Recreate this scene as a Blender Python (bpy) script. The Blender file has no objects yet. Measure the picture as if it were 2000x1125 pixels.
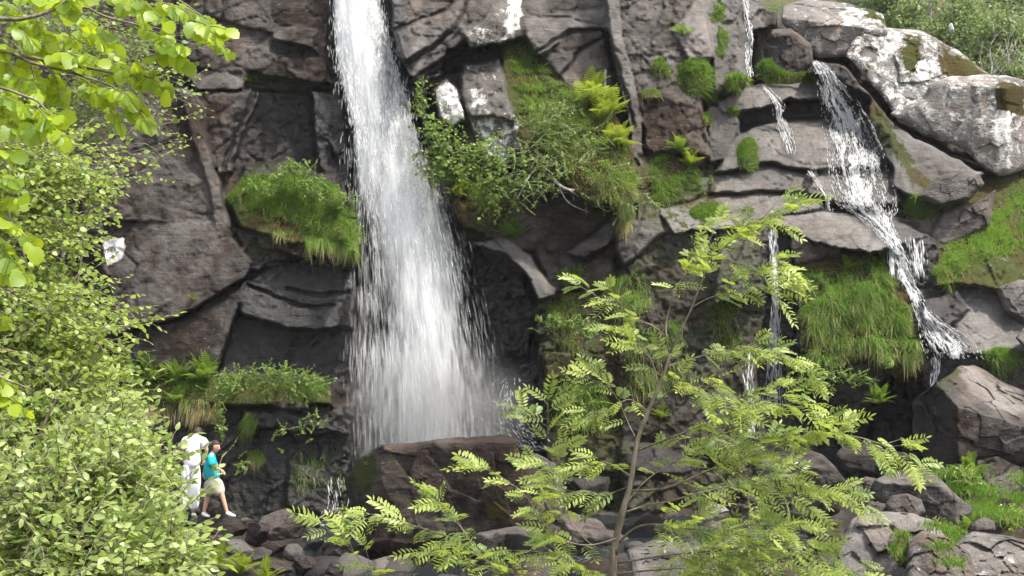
import bpy, math, random
import numpy as np
from mathutils import Vector, Matrix

random.seed(7)
rng = np.random.default_rng(7)
scene = bpy.context.scene
C = scene.collection

# ---------------------------------------------------------------- camera, sky, sun, exposure
CAMZ = 5.0
F = 2747.0                       # focal length in photo pixels (2000 wide)
cam_d = bpy.data.cameras.new('camera')
cam = bpy.data.objects.new('camera', cam_d); C.objects.link(cam)
cam.location = (0, 0, CAMZ); cam.rotation_euler = (math.radians(90), 0, 0)
cam_d.sensor_width = 36.0; cam_d.lens = 36.0 * F / 2000.0
cam_d.clip_start = 0.1; cam_d.clip_end = 2000
scene.camera = cam

SUN = Vector((0.42, -0.26, 0.87)).normalized()
world = bpy.data.worlds.new('World'); scene.world = world; world.use_nodes = True
wn = world.node_tree; bg = wn.nodes['Background']
sky = wn.nodes.new('ShaderNodeTexSky'); sky.sky_type = 'NISHITA'; sky.sun_disc = False
sky.sun_elevation = math.asin(SUN.z); sky.sun_rotation = math.atan2(SUN.x, SUN.y)
sky.air_density = 1.0; sky.dust_density = 3.0; sky.ozone_density = 1.0
hs_ = wn.nodes.new('ShaderNodeHueSaturation'); hs_.inputs['Saturation'].default_value = 0.42   # thin high cloud
wn.links.new(sky.outputs[0], hs_.inputs['Color']); wn.links.new(hs_.outputs[0], bg.inputs[0]); bg.inputs[1].default_value = 0.15
sun_d = bpy.data.lights.new('sun', 'SUN'); sun_d.energy = 3.0; sun_d.angle = math.radians(4)
sun_d.color = (1.0, 0.94, 0.83)
sun = bpy.data.objects.new('sun', sun_d); C.objects.link(sun)
sun.rotation_euler = SUN.to_track_quat('Z', 'Y').to_euler(); sun.location = (10, 0, 40)
vs = scene.view_settings
vs.view_transform = 'Standard'; vs.look = 'None'; vs.exposure = 1.38; vs.gamma = 1.0
vs.use_curve_mapping = False
scene.cycles.transparent_max_bounces = 32
scene.cycles.max_bounces = 10
scene.cycles.diffuse_bounces = 7
scene.cycles.use_adaptive_sampling = True
scene.cycles.adaptive_threshold = 0.03
scene.cycles.use_denoising = True

# ---------------------------------------------------------------- helpers
def P(px, py, d):
    """photo pixel + distance along the view axis -> world point"""
    return Vector(((px - 1000) / F * d, d, CAMZ - (py - 562.5) / F * d))

def Pn(px, py, d):
    px = np.asarray(px, float); py = np.asarray(py, float); d = np.asarray(d, float)
    return np.stack([(px - 1000) / F * d, d + 0 * px, CAMZ - (py - 562.5) / F * d], -1)

def smooth(a, b, x):
    t = np.clip((x - a) / (b - a), 0, 1); return t * t * (3 - 2 * t)

def hashf(i, j, k, s=0):
    h = (i.astype(np.int64) * 73856093) ^ (j.astype(np.int64) * 19349663) ^ (k.astype(np.int64) * 83492791) ^ (s * 2654435761)
    h = (h ^ (h >> 13)) * 1274126177 & 0x7fffffff
    h = (h ^ (h >> 15)) * 2246822519 & 0x7fffffff
    h = h ^ (h >> 13)
    return (h & 0xffffff) / float(0xffffff)

def vnoise(p, scale, s=0):
    q = np.asarray(p) * scale; i = np.floor(q).astype(np.int64); f = q - i
    f = f * f * (3 - 2 * f); r = 0
    for dx in (0, 1):
        for dy in (0, 1):
            for dz in (0, 1):
                w = (f[..., 0] if dx else 1 - f[..., 0]) * (f[..., 1] if dy else 1 - f[..., 1]) * (f[..., 2] if dz else 1 - f[..., 2])
                r = r + w * hashf(i[..., 0] + dx, i[..., 1] + dy, i[..., 2] + dz, s)
    return r * 2 - 1

def fbm(p, scale, octv=4, s=0, gain=0.5):
    a, r = 1.0, 0
    for o in range(octv):
        r = r + a * vnoise(p, scale * 2 ** o, s + o * 17); a *= gain
    return r

def facets(p, scale, s=0, tilt=0.5):
    """fractured rock: piecewise planar cells; returns displacement (in cell units) and border distance"""
    q = np.asarray(p) * scale; i0 = np.floor(q).astype(np.int64)
    n = q.shape[0]; f1 = np.full(n, 9.0); f2 = np.full(n, 9.0); val = np.zeros(n)
    for dx in (-1, 0, 1):
        for dy in (-1, 0, 1):
            for dz in (-1, 0, 1):
                i, j, k = i0[:, 0] + dx, i0[:, 1] + dy, i0[:, 2] + dz
                sx = i + hashf(i, j, k, s); sy = j + hashf(i, j, k, s + 1); sz = k + hashf(i, j, k, s + 2)
                ex, ey, ez = q[:, 0] - sx, q[:, 1] - sy, q[:, 2] - sz
                d = ex * ex + ey * ey + ez * ez
                v = (hashf(i, j, k, s + 3) - .5) + tilt * ((hashf(i, j, k, s + 4) - .5) * ex + (hashf(i, j, k, s + 5) - .5) * ez) * 2
                near = d < f1
                f2 = np.where(near, f1, np.minimum(f2, d)); val = np.where(near, v, val); f1 = np.where(near, d, f1)
    return val, np.sqrt(f2) - np.sqrt(f1)

def poly_sd(px, py, pts):
    """signed pixel distance to a polygon, positive inside"""
    best = np.full(px.shape, 1e18); inside = np.zeros(px.shape, bool); n = len(pts)
    for a in range(n):
        x0, y0 = pts[a]; x1, y1 = pts[(a + 1) % n]
        ex, ey = x1 - x0, y1 - y0; L = ex * ex + ey * ey + 1e-9
        t = np.clip(((px - x0) * ex + (py - y0) * ey) / L, 0, 1)
        best = np.minimum(best, (px - x0 - t * ex) ** 2 + (py - y0 - t * ey) ** 2)
        if y0 != y1:
            cr = ((y0 > py) != (y1 > py)) & (px < (x1 - x0) * (py - y0) / (y1 - y0) + x0); inside ^= cr
    d = np.sqrt(best); return np.where(inside, d, -d)

def make_mesh(name, verts, faces, smooth_shade=True, cols=None, colname='mask'):
    """faces: int array (n,3) or (n,4), or list of such arrays; cols: (nverts,4)"""
    if not isinstance(faces, (list, tuple)): faces = [faces]
    me = bpy.data.meshes.new(name); verts = np.asarray(verts, np.float32)
    me.vertices.add(len(verts)); me.vertices.foreach_set('co', verts.ravel())
    idx = np.concatenate([np.asarray(f, np.int32).ravel() for f in faces])
    tot = np.concatenate([np.full(len(f), f.shape[1], np.int32) for f in faces])
    st = np.concatenate([[0], np.cumsum(tot)[:-1]]).astype(np.int32)
    me.loops.add(len(idx)); me.loops.foreach_set('vertex_index', idx)
    me.polygons.add(len(tot)); me.polygons.foreach_set('loop_start', st)
    me.polygons.foreach_set('use_smooth', np.full(len(tot), smooth_shade, bool))
    me.update(calc_edges=True)
    if cols is not None:
        at = me.attributes.new(colname, 'FLOAT_COLOR', 'POINT')
        at.data.foreach_set('color', np.asarray(cols, np.float32).ravel())
    return me

def link(name, me, mat=None, parent=None, label=None, cat=None, group=None, kind=None):
    o = bpy.data.objects.new(name, me); C.objects.link(o)
    if mat is not None and me is not None and len(me.materials) == 0: me.materials.append(mat)
    if parent is not None: o.parent = parent
    if label: o['label'] = label
    if cat: o['category'] = cat
    if group: o['group'] = group
    if kind: o['kind'] = kind
    return o

def empty(name, loc, label, cat, group=None):
    o = link(name, None, label=label, cat=cat, group=group); o.location = loc
    o.empty_display_size = 0.1
    return o

def grid_faces(nu, nv):
    a = np.arange(nu * nv).reshape(nv, nu)
    return np.stack([a[:-1, :-1], a[1:, :-1], a[1:, 1:], a[:-1, 1:]], -1).reshape(-1, 4)

def tube(points, radii, sides=6):
    """tapered tube through points -> verts, faces"""
    pts = [Vector(p) for p in points]; V = []; Fc = []
    ref = Vector((0.3, 0.2, 0.93))
    for i, p in enumerate(pts):
        t = (pts[min(i + 1, len(pts) - 1)] - pts[max(i - 1, 0)]).normalized()
        a = t.cross(ref)
        if a.length < 1e-3: a = t.cross(Vector((1, 0, 0)))
        a.normalize(); b = t.cross(a)
        for k in range(sides):
            w = 2 * math.pi * k / sides
            V.append(p + (a * math.cos(w) + b * math.sin(w)) * radii[i])
    for i in range(len(pts) - 1):
        for k in range(sides):
            k2 = (k + 1) % sides
            Fc.append((i * sides + k, i * sides + k2, (i + 1) * sides + k2, (i + 1) * sides + k))
    n = len(V); V.append(pts[-1]); V.append(pts[0])
    tri = []
    for k in range(sides):
        k2 = (k + 1) % sides
        tri.append(((len(pts) - 1) * sides + k, (len(pts) - 1) * sides + k2, n)); tri.append((k2, k, n + 1))
    return np.array([tuple(v) for v in V]), np.array(Fc), np.array(tri)

def curve_pts(pts, n):
    """Catmull-Rom resample of control points"""
    pts = [Vector(p) for p in pts]; out = []
    if len(pts) == 2: return [pts[0].lerp(pts[1], i / (n - 1)) for i in range(n)]
    for i in range(n):
        u = i / (n - 1) * (len(pts) - 1); k = min(int(u), len(pts) - 2); t = u - k
        p0 = pts[max(k - 1, 0)]; p1 = pts[k]; p2 = pts[k + 1]; p3 = pts[min(k + 2, len(pts) - 1)]
        out.append(0.5 * ((2 * p1) + (p2 - p0) * t + (2 * p0 - 5 * p1 + 4 * p2 - p3) * t * t + (3 * p1 - p0 - 3 * p2 + p3) * t ** 3))
    return out

class Acc:
    """collects many small pieces into one mesh"""
    def __init__(s): s.v = []; s.q = []; s.t = []; s.c = []; s.n = 0
    def add(s, v, q=None, t=None, c=None):
        v = np.asarray(v); s.v.append(v)
        if q is not None and len(q): s.q.append(np.asarray(q) + s.n)
        if t is not None and len(t): s.t.append(np.asarray(t) + s.n)
        s.c.append(np.zeros((len(v), 4)) if c is None else c); s.n += len(v)
    def mesh(s, name, smooth_shade=True):
        f = []
        if s.q: f.append(np.concatenate(s.q))
        if s.t: f.append(np.concatenate(s.t))
        return make_mesh(name, np.concatenate(s.v), f, smooth_shade, np.concatenate(s.c))

# ---------------------------------------------------------------- materials
def newmat(name):
    m = bpy.data.materials.new(name); m.use_nodes = True
    nt = m.node_tree; nt.nodes.clear()
    out = nt.nodes.new('ShaderNodeOutputMaterial')
    return m, nt, out

class NB:
    def __init__(s, nt): s.nt = nt
    def n(s, t, **kw):
        x = s.nt.nodes.new(t)
        for k, v in kw.items(): setattr(x, k, v)
        return x
    def set(s, sock, v):
        if isinstance(v, bpy.types.NodeSocket): s.nt.links.new(v, sock)
        elif v is not None: sock.default_value = v
    def math(s, op, a, b=None, clamp=False):
        x = s.n('ShaderNodeMath', operation=op, use_clamp=clamp); s.set(x.inputs[0], a)
        if b is not None: s.set(x.inputs[1], b)
        return x.outputs[0]
    def mix(s, f, a, b, blend='MIX'):
        x = s.n('ShaderNodeMix', data_type='RGBA', blend_type=blend)
        s.set(x.inputs['Factor'], f); s.set(x.inputs[6], a); s.set(x.inputs[7], b); return x.outputs[2]
    def noise(s, vec, scale, detail=4, rough=.6, dist=0.0):
        x = s.n('ShaderNodeTexNoise'); s.set(x.inputs['Vector'], vec); x.inputs['Scale'].default_value = scale
        x.inputs['Detail'].default_value = detail; x.inputs['Roughness'].default_value = rough
        x.inputs['Distortion'].default_value = dist; return x.outputs['Fac']
    def vor(s, vec, scale, feature='F1', rnd=1.0):
        x = s.n('ShaderNodeTexVoronoi', feature=feature); s.set(x.inputs['Vector'], vec)
        x.inputs['Scale'].default_value = scale; x.inputs['Randomness'].default_value = rnd; return x
    def step(s, v, a, b, lo=0.0, hi=1.0):
        x = s.n('ShaderNodeMapRange', interpolation_type='SMOOTHSTEP'); s.set(x.inputs[0], v)
        x.inputs[1].default_value = a; x.inputs[2].default_value = b; x.inputs[3].default_value = lo; x.inputs[4].default_value = hi
        return x.outputs[0]
    def mapping(s, vec, scale=(1, 1, 1), rot=(0, 0, 0), loc=(0, 0, 0)):
        x = s.n('ShaderNodeMapping'); s.set(x.inputs[0], vec); x.inputs['Scale'].default_value = scale
        x.inputs['Rotation'].default_value = rot; x.inputs['Location'].default_value = loc; return x.outputs[0]
    def rgb(s, c): return (c[0], c[1], c[2], 1.0)

def rock_material(name, dark=(.0215, .0150, .0118), light=(.190, .178, .168), offs=0.0):
    """mask attribute: R wet, G white lichen, B moss, A paleness; tone attribute: R broad mottling, G warm patches, B seams"""
    m, nt, out = newmat(name); b = NB(nt)
    geo = b.n('ShaderNodeNewGeometry'); pos = geo.outputs['Position']
    at = b.n('ShaderNodeAttribute', attribute_name='mask')
    sep = b.n('ShaderNodeSeparateColor'); nt.links.new(at.outputs['Color'], sep.inputs[0])
    wet, lich, moss, pale = sep.outputs[0], sep.outputs[1], sep.outputs[2], at.outputs['Alpha']
    at2 = b.n('ShaderNodeAttribute', attribute_name='tone')
    sep2 = b.n('ShaderNodeSeparateColor'); nt.links.new(at2.outputs['Color'], sep2.inputs[0])
    tone, warm, seam, lum = sep2.outputs[0], sep2.outputs[1], sep2.outputs[2], at2.outputs['Alpha']
    n_fine = b.noise(pos, 26, 4, .75); n_mid = b.noise(pos, 5.5, 4, .68, .3)
    f = b.math('ADD', pale, tone, True)
    f = b.math('ADD', f, b.math('MULTIPLY', b.math('SUBTRACT', n_mid, .5), .55), True)
    lay = b.noise(b.mapping(pos, (.9, .9, 10), (0.15, 0.30, 0)), 1.5, 4, .7, .5)
    f = b.math('ADD', f, b.math('MULTIPLY', b.math('SUBTRACT', lay, .5), b.math('ADD', .22, b.math('MULTIPLY', pale, .75))), True)
    col = b.mix(f, b.rgb(dark), b.rgb(light))
    col = b.mix(warm, col, b.mix(f, b.rgb((.050, .031, .024)), b.rgb((.23, .185, .155))))
    col = b.mix(b.step(n_fine, .56, .74, 0, .26), col, b.mix(f, b.rgb((.072, .055, .046)), b.rgb((.29, .272, .255))))
    col = b.mix(b.step(n_fine, .30, .47, .65, 0), col, b.rgb((.018, .015, .014)))
    col = b.mix(b.math('MULTIPLY', seam, .7), col, b.rgb((.022, .02, .018)))
    dry = b.math('SUBTRACT', 1.0, wet, True)
    sp = b.vor(pos, 7.0)
    fre = b.step(b.math('ADD', sp.outputs['Distance'], b.math('MULTIPLY', n_fine, .35)), .22, .30, 1, 0)
    fre = b.math('MULTIPLY', fre, b.step(lum, .1, .5))
    col = b.mix(b.math('MULTIPLY', fre, b.math('MULTIPLY', dry, .5)), col, b.rgb((.36, .36, .33)))
    ln = b.math('ADD', b.math('MULTIPLY', b.noise(pos, 4.2, 6, .72, .5), .75), b.math('MULTIPLY', n_fine, .25))
    lm = b.math('MULTIPLY', b.step(b.math('ADD', ln, b.math('MULTIPLY', lich, .48)), .69, .84, 0, .92), b.step(lich, .04, .2))
    col = b.mix(lm, col, b.mix(n_fine, b.rgb((.44, .44, .42)), b.rgb((.74, .74, .72))))
    mn = b.math('ADD', b.math('MULTIPLY', n_mid, .7), b.math('MULTIPLY', n_fine, .3))
    mm = b.math('MULTIPLY', b.step(b.math('ADD', mn, b.math('MULTIPLY', moss, .5)), .70, .80), b.step(moss, .03, .2))
    mcol = b.mix(b.step(tone, -.06, .06), b.rgb((.062, .046, .014)), b.rgb((.052, .064, .015)))
    mcol = b.mix(b.step(n_fine, .35, .7), b.mix(.6, mcol, b.rgb((.02, .018, .008))), mcol)
    col = b.mix(mm, col, mcol)
    streak = b.noise(b.mapping(pos, (5, 5, .5)), 1.3, 3, .65)
    wetn = b.math('MULTIPLY', wet, b.step(b.math('ADD', streak, b.math('MULTIPLY', wet, .55)), .42, .80))
    col = b.mix(wetn, col, b.mix(.86, col, b.rgb((.007, .007, .008))))
    bsdf = b.n('ShaderNodeBsdfPrincipled'); b.set(bsdf.inputs['Base Color'], col)
    b.set(bsdf.inputs['Roughness'], b.math('SUBTRACT', .90, b.math('MULTIPLY', wetn, .58)))
    b.set(bsdf.inputs['Specular IOR Level'], b.math('ADD', .12, b.math('MULTIPLY', wetn, .22)))
    warp = b.n('ShaderNodeVectorMath', operation='MULTIPLY_ADD'); nz = b.n('ShaderNodeTexNoise'); nt.links.new(pos, nz.inputs['Vector']); nz.inputs['Scale'].default_value = 5; nz.inputs['Detail'].default_value = 2
    nt.links.new(nz.outputs['Color'], warp.inputs[0]); warp.inputs[1].default_value = (.25, .25, .25); nt.links.new(pos, warp.inputs[2])
    chip = b.vor(b.mapping(warp.outputs[0], (1.0, 1.0, 2.6), (0.2, 0.55, 0)), 5.0)
    sc_ = b.n('ShaderNodeSeparateColor'); nt.links.new(chip.outputs['Color'], sc_.inputs[0])
    h = b.math('ADD', b.math('MULTIPLY', b.noise(pos, 22, 3, .75), .38), b.math('ADD', b.math('MULTIPLY', sc_.outputs[0], .10), b.math('MULTIPLY', lay, .35)))
    bp = b.n('ShaderNodeBump'); bp.inputs['Strength'].default_value = .75; bp.inputs['Distance'].default_value = .10
    b.set(bp.inputs['Height'], h); nt.links.new(bp.outputs[0], bsdf.inputs['Normal'])
    nt.links.new(bsdf.outputs[0], out.inputs[0]); return m

def rock_tone(p, seam=None, s=0):
    """broad colour variation of stone, evaluated at the vertices"""
    t = .30 * fbm(p, .8, 3, 200 + s) + .16 * fbm(p, 4, 3, 210 + s)
    w = .6 * smooth(.0, .55, fbm(p, .6, 3, 220 + s)) * smooth(-.6, .4, fbm(p, 3, 3, 225 + s))
    l = smooth(-.05, .35, fbm(p, .7, 2, 230 + s))
    return np.stack([t, w, np.zeros(len(p)) if seam is None else seam, l], -1)

def add_attr(me, name, cols):
    at = me.attributes.new(name, 'FLOAT_COLOR', 'POINT'); at.data.foreach_set('color', np.asarray(cols, np.float32).ravel())

def leaf_material(name, c1, c2, trans=(.30, .42, .03), tmix=.45, per_object=False, veins=0.0, gloss=.25, straw=None):
    m, nt, out = newmat(name); b = NB(nt)
    at = b.n('ShaderNodeAttribute', attribute_name='mask')
    if per_object:
        oi = b.n('ShaderNodeObjectInfo'); tone = oi.outputs['Random']
    else:
        sep = b.n('ShaderNodeSeparateColor'); nt.links.new(at.outputs['Color'], sep.inputs[0]); tone = sep.outputs[0]
    col = b.mix(tone, b.rgb(c1), b.rgb(c2)); tcol = b.mix(tone, b.rgb(tuple(.75 * x for x in trans)), b.rgb(trans))
    if straw is not None:
        col = b.mix(sep.outputs[1], col, b.rgb(straw)); tcol = b.mix(sep.outputs[1], tcol, b.rgb(straw))
    bump = None
    if veins:
        tc = b.n('ShaderNodeTexCoord'); sx = b.n('ShaderNodeSeparateXYZ'); nt.links.new(tc.outputs['Object'], sx.inputs[0])
        ax = b.math('ABSOLUTE', sx.outputs[0]); v = b.math('SUBTRACT', sx.outputs[1], b.math('MULTIPLY', ax, .75))
        s = b.math('SINE', b.math('MULTIPLY', v, veins))
        line = b.step(s, .80, .98); mid = b.step(ax, .0, .012, 1, 0); line = b.math('MAXIMUM', line, mid)
        col = b.mix(b.math('MULTIPLY', line, .5), col, b.rgb(tuple(.55 * x for x in c1)))
        tcol = b.mix(b.math('MULTIPLY', line, .55), tcol, b.rgb(tuple(.5 * x for x in trans)))
        bp = b.n('ShaderNodeBump'); bp.inputs['Strength'].default_value = .5; bp.inputs['Distance'].default_value = .02
        b.set(bp.inputs['Height'], b.math('SUBTRACT', 1.0, line)); bump = bp.outputs[0]
    df = b.n('ShaderNodeBsdfPrincipled'); b.set(df.inputs['Base Color'], col); df.inputs['Roughness'].default_value = .42
    df.inputs['Specular IOR Level'].default_value = gloss
    tr = b.n('ShaderNodeBsdfTranslucent'); b.set(tr.inputs[0], tcol)
    if bump is not None: nt.links.new(bump, df.inputs['Normal'])
    mx = b.n('ShaderNodeMixShader'); mx.inputs[0].default_value = tmix
    nt.links.new(df.outputs[0], mx.inputs[1]); nt.links.new(tr.outputs[0], mx.inputs[2]); nt.links.new(mx.outputs[0], out.inputs[0])
    return m

def bark_material(name, c1, c2, scale=30):
    m, nt, out = newmat(name); b = NB(nt)
    geo = b.n('ShaderNodeNewGeometry'); n = b.noise(b.mapping(geo.outputs['Position'], (1, 1, .35)), scale, 5, .7)
    col = b.mix(b.step(n, .35, .65), b.rgb(c1), b.rgb(c2))
    p = b.n('ShaderNodeBsdfPrincipled'); b.set(p.inputs['Base Color'], col); p.inputs['Roughness'].default_value = .7
    bp = b.n('ShaderNodeBump'); bp.inputs['Strength'].default_value = .4; bp.inputs['Distance'].default_value = .01
    b.set(bp.inputs['Height'], n); nt.links.new(bp.outputs[0], p.inputs['Normal']); nt.links.new(p.outputs[0], out.inputs[0]); return m

def plain_material(name, col, rough=.7, var=.15, scale=40):
    m, nt, out = newmat(name); b = NB(nt); geo = b.n('ShaderNodeNewGeometry')
    n = b.noise(geo.outputs['Position'], scale, 4, .6)
    c = b.mix(n, b.rgb(tuple(x * (1 - var) for x in col)), b.rgb(tuple(min(1, x * (1 + var)) for x in col)))
    p = b.n('ShaderNodeBsdfPrincipled'); b.set(p.inputs['Base Color'], c); p.inputs['Roughness'].default_value = rough
    p.inputs['Specular IOR Level'].default_value = .3
    nt.links.new(p.outputs[0], out.inputs[0]); return m

def water_strand_material(name, opac=.8):
    m, nt, out = newmat(name); b = NB(nt)
    d = b.n('ShaderNodeBsdfDiffuse'); d.inputs[0].default_value = (.93, .94, .95, 1)
    t = b.n('ShaderNodeBsdfTranslucent'); t.inputs[0].default_value = (.93, .94, .95, 1)
    g = b.n('ShaderNodeBsdfGlossy'); g.inputs['Roughness'].default_value = .3; g.inputs[0].default_value = (.9, .9, .9, 1)
    mx = b.n('ShaderNodeMixShader'); mx.inputs[0].default_value = .5
    nt.links.new(d.outputs[0], mx.inputs[1]); nt.links.new(t.outputs[0], mx.inputs[2])
    m2 = b.n('ShaderNodeMixShader'); m2.inputs[0].default_value = .12
    nt.links.new(mx.outputs[0], m2.inputs[1]); nt.links.new(g.outputs[0], m2.inputs[2])
    tp = b.n('ShaderNodeBsdfTransparent'); m3 = b.n('ShaderNodeMixShader'); m3.inputs[0].default_value = opac
    nt.links.new(tp.outputs[0], m3.inputs[1]); nt.links.new(m2.outputs[0], m3.inputs[2]); nt.links.new(m3.outputs[0], out.inputs[0]); return m

def water_sheet_material(name, su=24, sv=3.0, lo=.38, hi=.75, clear=False):
    """mask attribute: R density, G across 0..1, B along (m)"""
    m, nt, out = newmat(name); b = NB(nt)
    at = b.n('ShaderNodeAttribute', attribute_name='mask'); sep = b.n('ShaderNodeSeparateColor')
    nt.links.new(at.outputs['Color'], sep.inputs[0])
    cx = b.n('ShaderNodeCombineXYZ'); nt.links.new(sep.outputs[1], cx.inputs[0]); nt.links.new(sep.outputs[2], cx.inputs[1])
    n1 = b.noise(b.mapping(cx.outputs[0], (su, sv, 1)), 1.0, 5, .65, .3)
    n2 = b.noise(b.mapping(cx.outputs[0], (su * .25, sv * .25, 1), loc=(3, 7, 0)), 1.0, 3, .6, .2)
    n = b.math('ADD', b.math('MULTIPLY', n1, .6), b.math('MULTIPLY', n2, .4))
    a = b.step(b.math('ADD', n, b.math('MULTIPLY', b.math('SUBTRACT', sep.outputs[0], .5), .9)), lo, hi)
    a = b.math('MULTIPLY', a, b.step(sep.outputs[0], 0.0, .25))
    a = b.math('MULTIPLY', a, b.math('ADD', .35, b.math('MULTIPLY', sep.outputs[0], .65)), True)
    d = b.n('ShaderNodeBsdfDiffuse'); d.inputs[0].default_value = (.93, .94, .95, 1)
    t = b.n('ShaderNodeBsdfTranslucent'); t.inputs[0].default_value = (.93, .94, .95, 1)
    mx = b.n('ShaderNodeMixShader'); mx.inputs[0].default_value = .5
    nt.links.new(d.outputs[0], mx.inputs[1]); nt.links.new(t.outputs[0], mx.inputs[2])
    tp = b.n('ShaderNodeBsdfTransparent'); m3 = b.n('ShaderNodeMixShader'); b.set(m3.inputs[0], a)
    nt.links.new(tp.outputs[0], m3.inputs[1]); nt.links.new(mx.outputs[0], m3.inputs[2]); nt.links.new(m3.outputs[0], out.inputs[0]); return m

M = {}
M['rock'] = rock_material('cliff_rock')
M['boulder'] = M['rock']
M['grass'] = leaf_material('grass_blades', (.052, .115, .016), (.16, .265, .042), (.23, .41, .045), .42, straw=(.38, .28, .15), gloss=.2)
M['fern'] = leaf_material('fern_green', (.08, .15, .02), (.15, .24, .035), (.28, .42, .05), .45, per_object=True, gloss=.15)
M['fern_yellow'] = leaf_material('fern_yellow_green', (.16, .21, .025), (.24, .29, .04), (.42, .52, .05), .45, per_object=True, gloss=.15)  # brighter, yellower fern copy; backlit glow of the slope ferns put into the colour
M['leaf_small'] = leaf_material('small_leaves', (.07, .13, .02), (.19, .27, .05), (.28, .42, .05), .42, gloss=.4)
M['leaf_birch'] = leaf_material('leaf_birch', (.10, .18, .022), (.34, .43, .08), (.50, .62, .09), .48, per_object=False, gloss=.55)
M['leaf_birch_one'] = leaf_material('leaf_birch_one', (.10, .18, .025), (.31, .40, .085), (.50, .62, .09), .48, per_object=True, gloss=.55)
M['leaf_willow'] = leaf_material('leaf_willow', (.14, .21, .05), (.36, .44, .14), (.46, .58, .10), .45, per_object=False, gloss=.55)
M['leaf_willow_one'] = leaf_material('leaf_willow_one', (.15, .22, .055), (.33, .41, .13), (.46, .58, .10), .45, per_object=True, gloss=.55)
M['leaf_hazel'] = leaf_material('hazel_leaf', (.085, .18, .012), (.32, .42, .025), (.74, .84, .03), .58, per_object=True, veins=560, gloss=.6)
M['leaf_rowan'] = leaf_material('leaf_rowan', (.085, .145, .03), (.34, .40, .10), (.48, .58, .09), .44, per_object=True, gloss=.5)
M['leaf_rowan_many'] = leaf_material('leaf_rowan_many', (.085, .145, .03), (.34, .40, .10), (.48, .58, .09), .44, per_object=False, gloss=.5)
M['leaf_far'] = leaf_material('far_leaves', (.085, .125, .045), (.22, .27, .10), (.26, .36, .09), .35, gloss=.3)
M['leaf_hazel_many'] = leaf_material('hazel_leaves', (.085, .18, .012), (.32, .42, .025), (.74, .84, .03), .58, gloss=.6)
M['stem'] = bark_material('green_stem', (.06, .09, .02), (.12, .14, .04))
M['strand_fine'] = water_strand_material('falling_water_fine', .22)
M['bark'] = bark_material('grey_brown_bark', (.075, .06, .042), (.20, .17, .125))
M['bark_birch'] = bark_material('pale_bark', (.16, .14, .12), (.42, .39, .35), 18)
M['strand'] = water_strand_material('falling_water', .36)
M['strand_thin'] = water_strand_material('water_threads', .8)
M['sheet'] = water_sheet_material('water_sheet', 34, 1.3, .20, .72)
M['sheet_soft'] = water_sheet_material('spray_veil', 26, .8, .12, 1.05)
M['sheet_thin'] = water_sheet_material('thin_water', 22, 3.0, .42, .78)

# ---------------------------------------------------------------- cliff (relief of fractured blocks)
STEP = 3.0
gx = np.arange(-260, 2262, STEP); gy = np.arange(-300, 1150, STEP)
GX, GY = np.meshgrid(gx, gy); NU, NV = len(gx), len(gy)
p0 = np.stack([GX / 90.0, 0 * GX, GY / 90.0], -1)
wx = GX + 6 * fbm(p0, .9, 3, 3) + 2.2 * vnoise(p0, 6, 8)
wy = GY + 6 * fbm(p0, .9, 3, 5) + 2.2 * vnoise(p0, 6, 9)
D = 33.3 + (562 - GY) * .0042
WET = np.full(D.shape, .12); LIC = np.zeros(D.shape); MOS = np.full(D.shape, .06); PALE = np.full(D.shape, .30); RGH = np.full(D.shape, .16)

def reg(pts, d, gxs=0.0, gys=0.0, bev=5, wet=None, lic=None, moss=None, pale=None, rough=None):
    cx = sum(p[0] for p in pts) / len(pts); cy = sum(p[1] for p in pts) / len(pts)
    x0, x1 = min(p[0] for p in pts) - 40, max(p[0] for p in pts) + 40
    y0, y1 = min(p[1] for p in pts) - 40, max(p[1] for p in pts) + 40
    iu = np.where((gx >= x0) & (gx <= x1))[0]; iv = np.where((gy >= y0) & (gy <= y1))[0]
    sl = (slice(iv[0], iv[-1] + 1), slice(iu[0], iu[-1] + 1))
    bev = bev * .6; m = smooth(-bev, bev, poly_sd(wx[sl], wy[sl], pts))
    Dp = d + gxs * (GX[sl] - cx) / 100 + gys * (GY[sl] - cy) / 100
    D[sl] = D[sl] * (1 - m) + Dp * m
    for arr, v in ((WET, wet), (LIC, lic), (MOS, moss), (PALE, pale), (RGH, rough)):
        if v is not None: arr[sl] = arr[sl] * (1 - m) + v * m

def paint(arr, pts, v, soft=12):
    m = smooth(-soft, soft, poly_sd(wx, wy, pts)); arr[:] = arr * (1 - m) + v * m

# left wall
reg([(330,-320),(670,-320),(655,170),(560,190),(350,150)], 33.9, .1, -.35, pale=.30, rough=.22)
reg([(420,-100),(520,-60),(535,60),(470,50),(400,20)], 33.4, .3, -.4, pale=.28)
reg([(365,60),(430,45),(475,80),(470,140),(400,138),(360,110)], 33.2, .2, -.7, 8, pale=.30)
reg([(528,55),(575,46),(622,58),(614,86),(570,84),(535,74)], 33.2, .1, -1.6, 4, pale=.62)
reg([(526,76),(616,86),(632,104),(560,110),(530,100)], 33.75, .1, .8, 5, pale=.05, wet=.5)
reg([(565,135),(602,140),(642,168),(598,180)], 33.1, .9, -.6, 4, pale=.42)
reg([(480,140),(600,160),(600,184),(495,180)], 33.5, 0, -2.5, 4, moss=.5)
reg([(365,150),(400,133),(440,140),(492,172),(380,184)], 32.7, .1, -2.0, 4, pale=.66, rough=.06)  # block top paler than the wall: its sunlit look put into the tone
reg([(480,150),(700,170),(720,420),(445,345),(430,320)], 34.5, 0, .2, 6, wet=.75, pale=.06, rough=.26)
reg([(440,200),(500,176),(506,182),(452,335),(425,340)], 33.0, 1.8, 0, 4, pale=.34)
reg([(372,182),(490,175),(436,330),(415,330)], 32.5, -.5, .15, 4, pale=.26, rough=.1)
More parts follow.
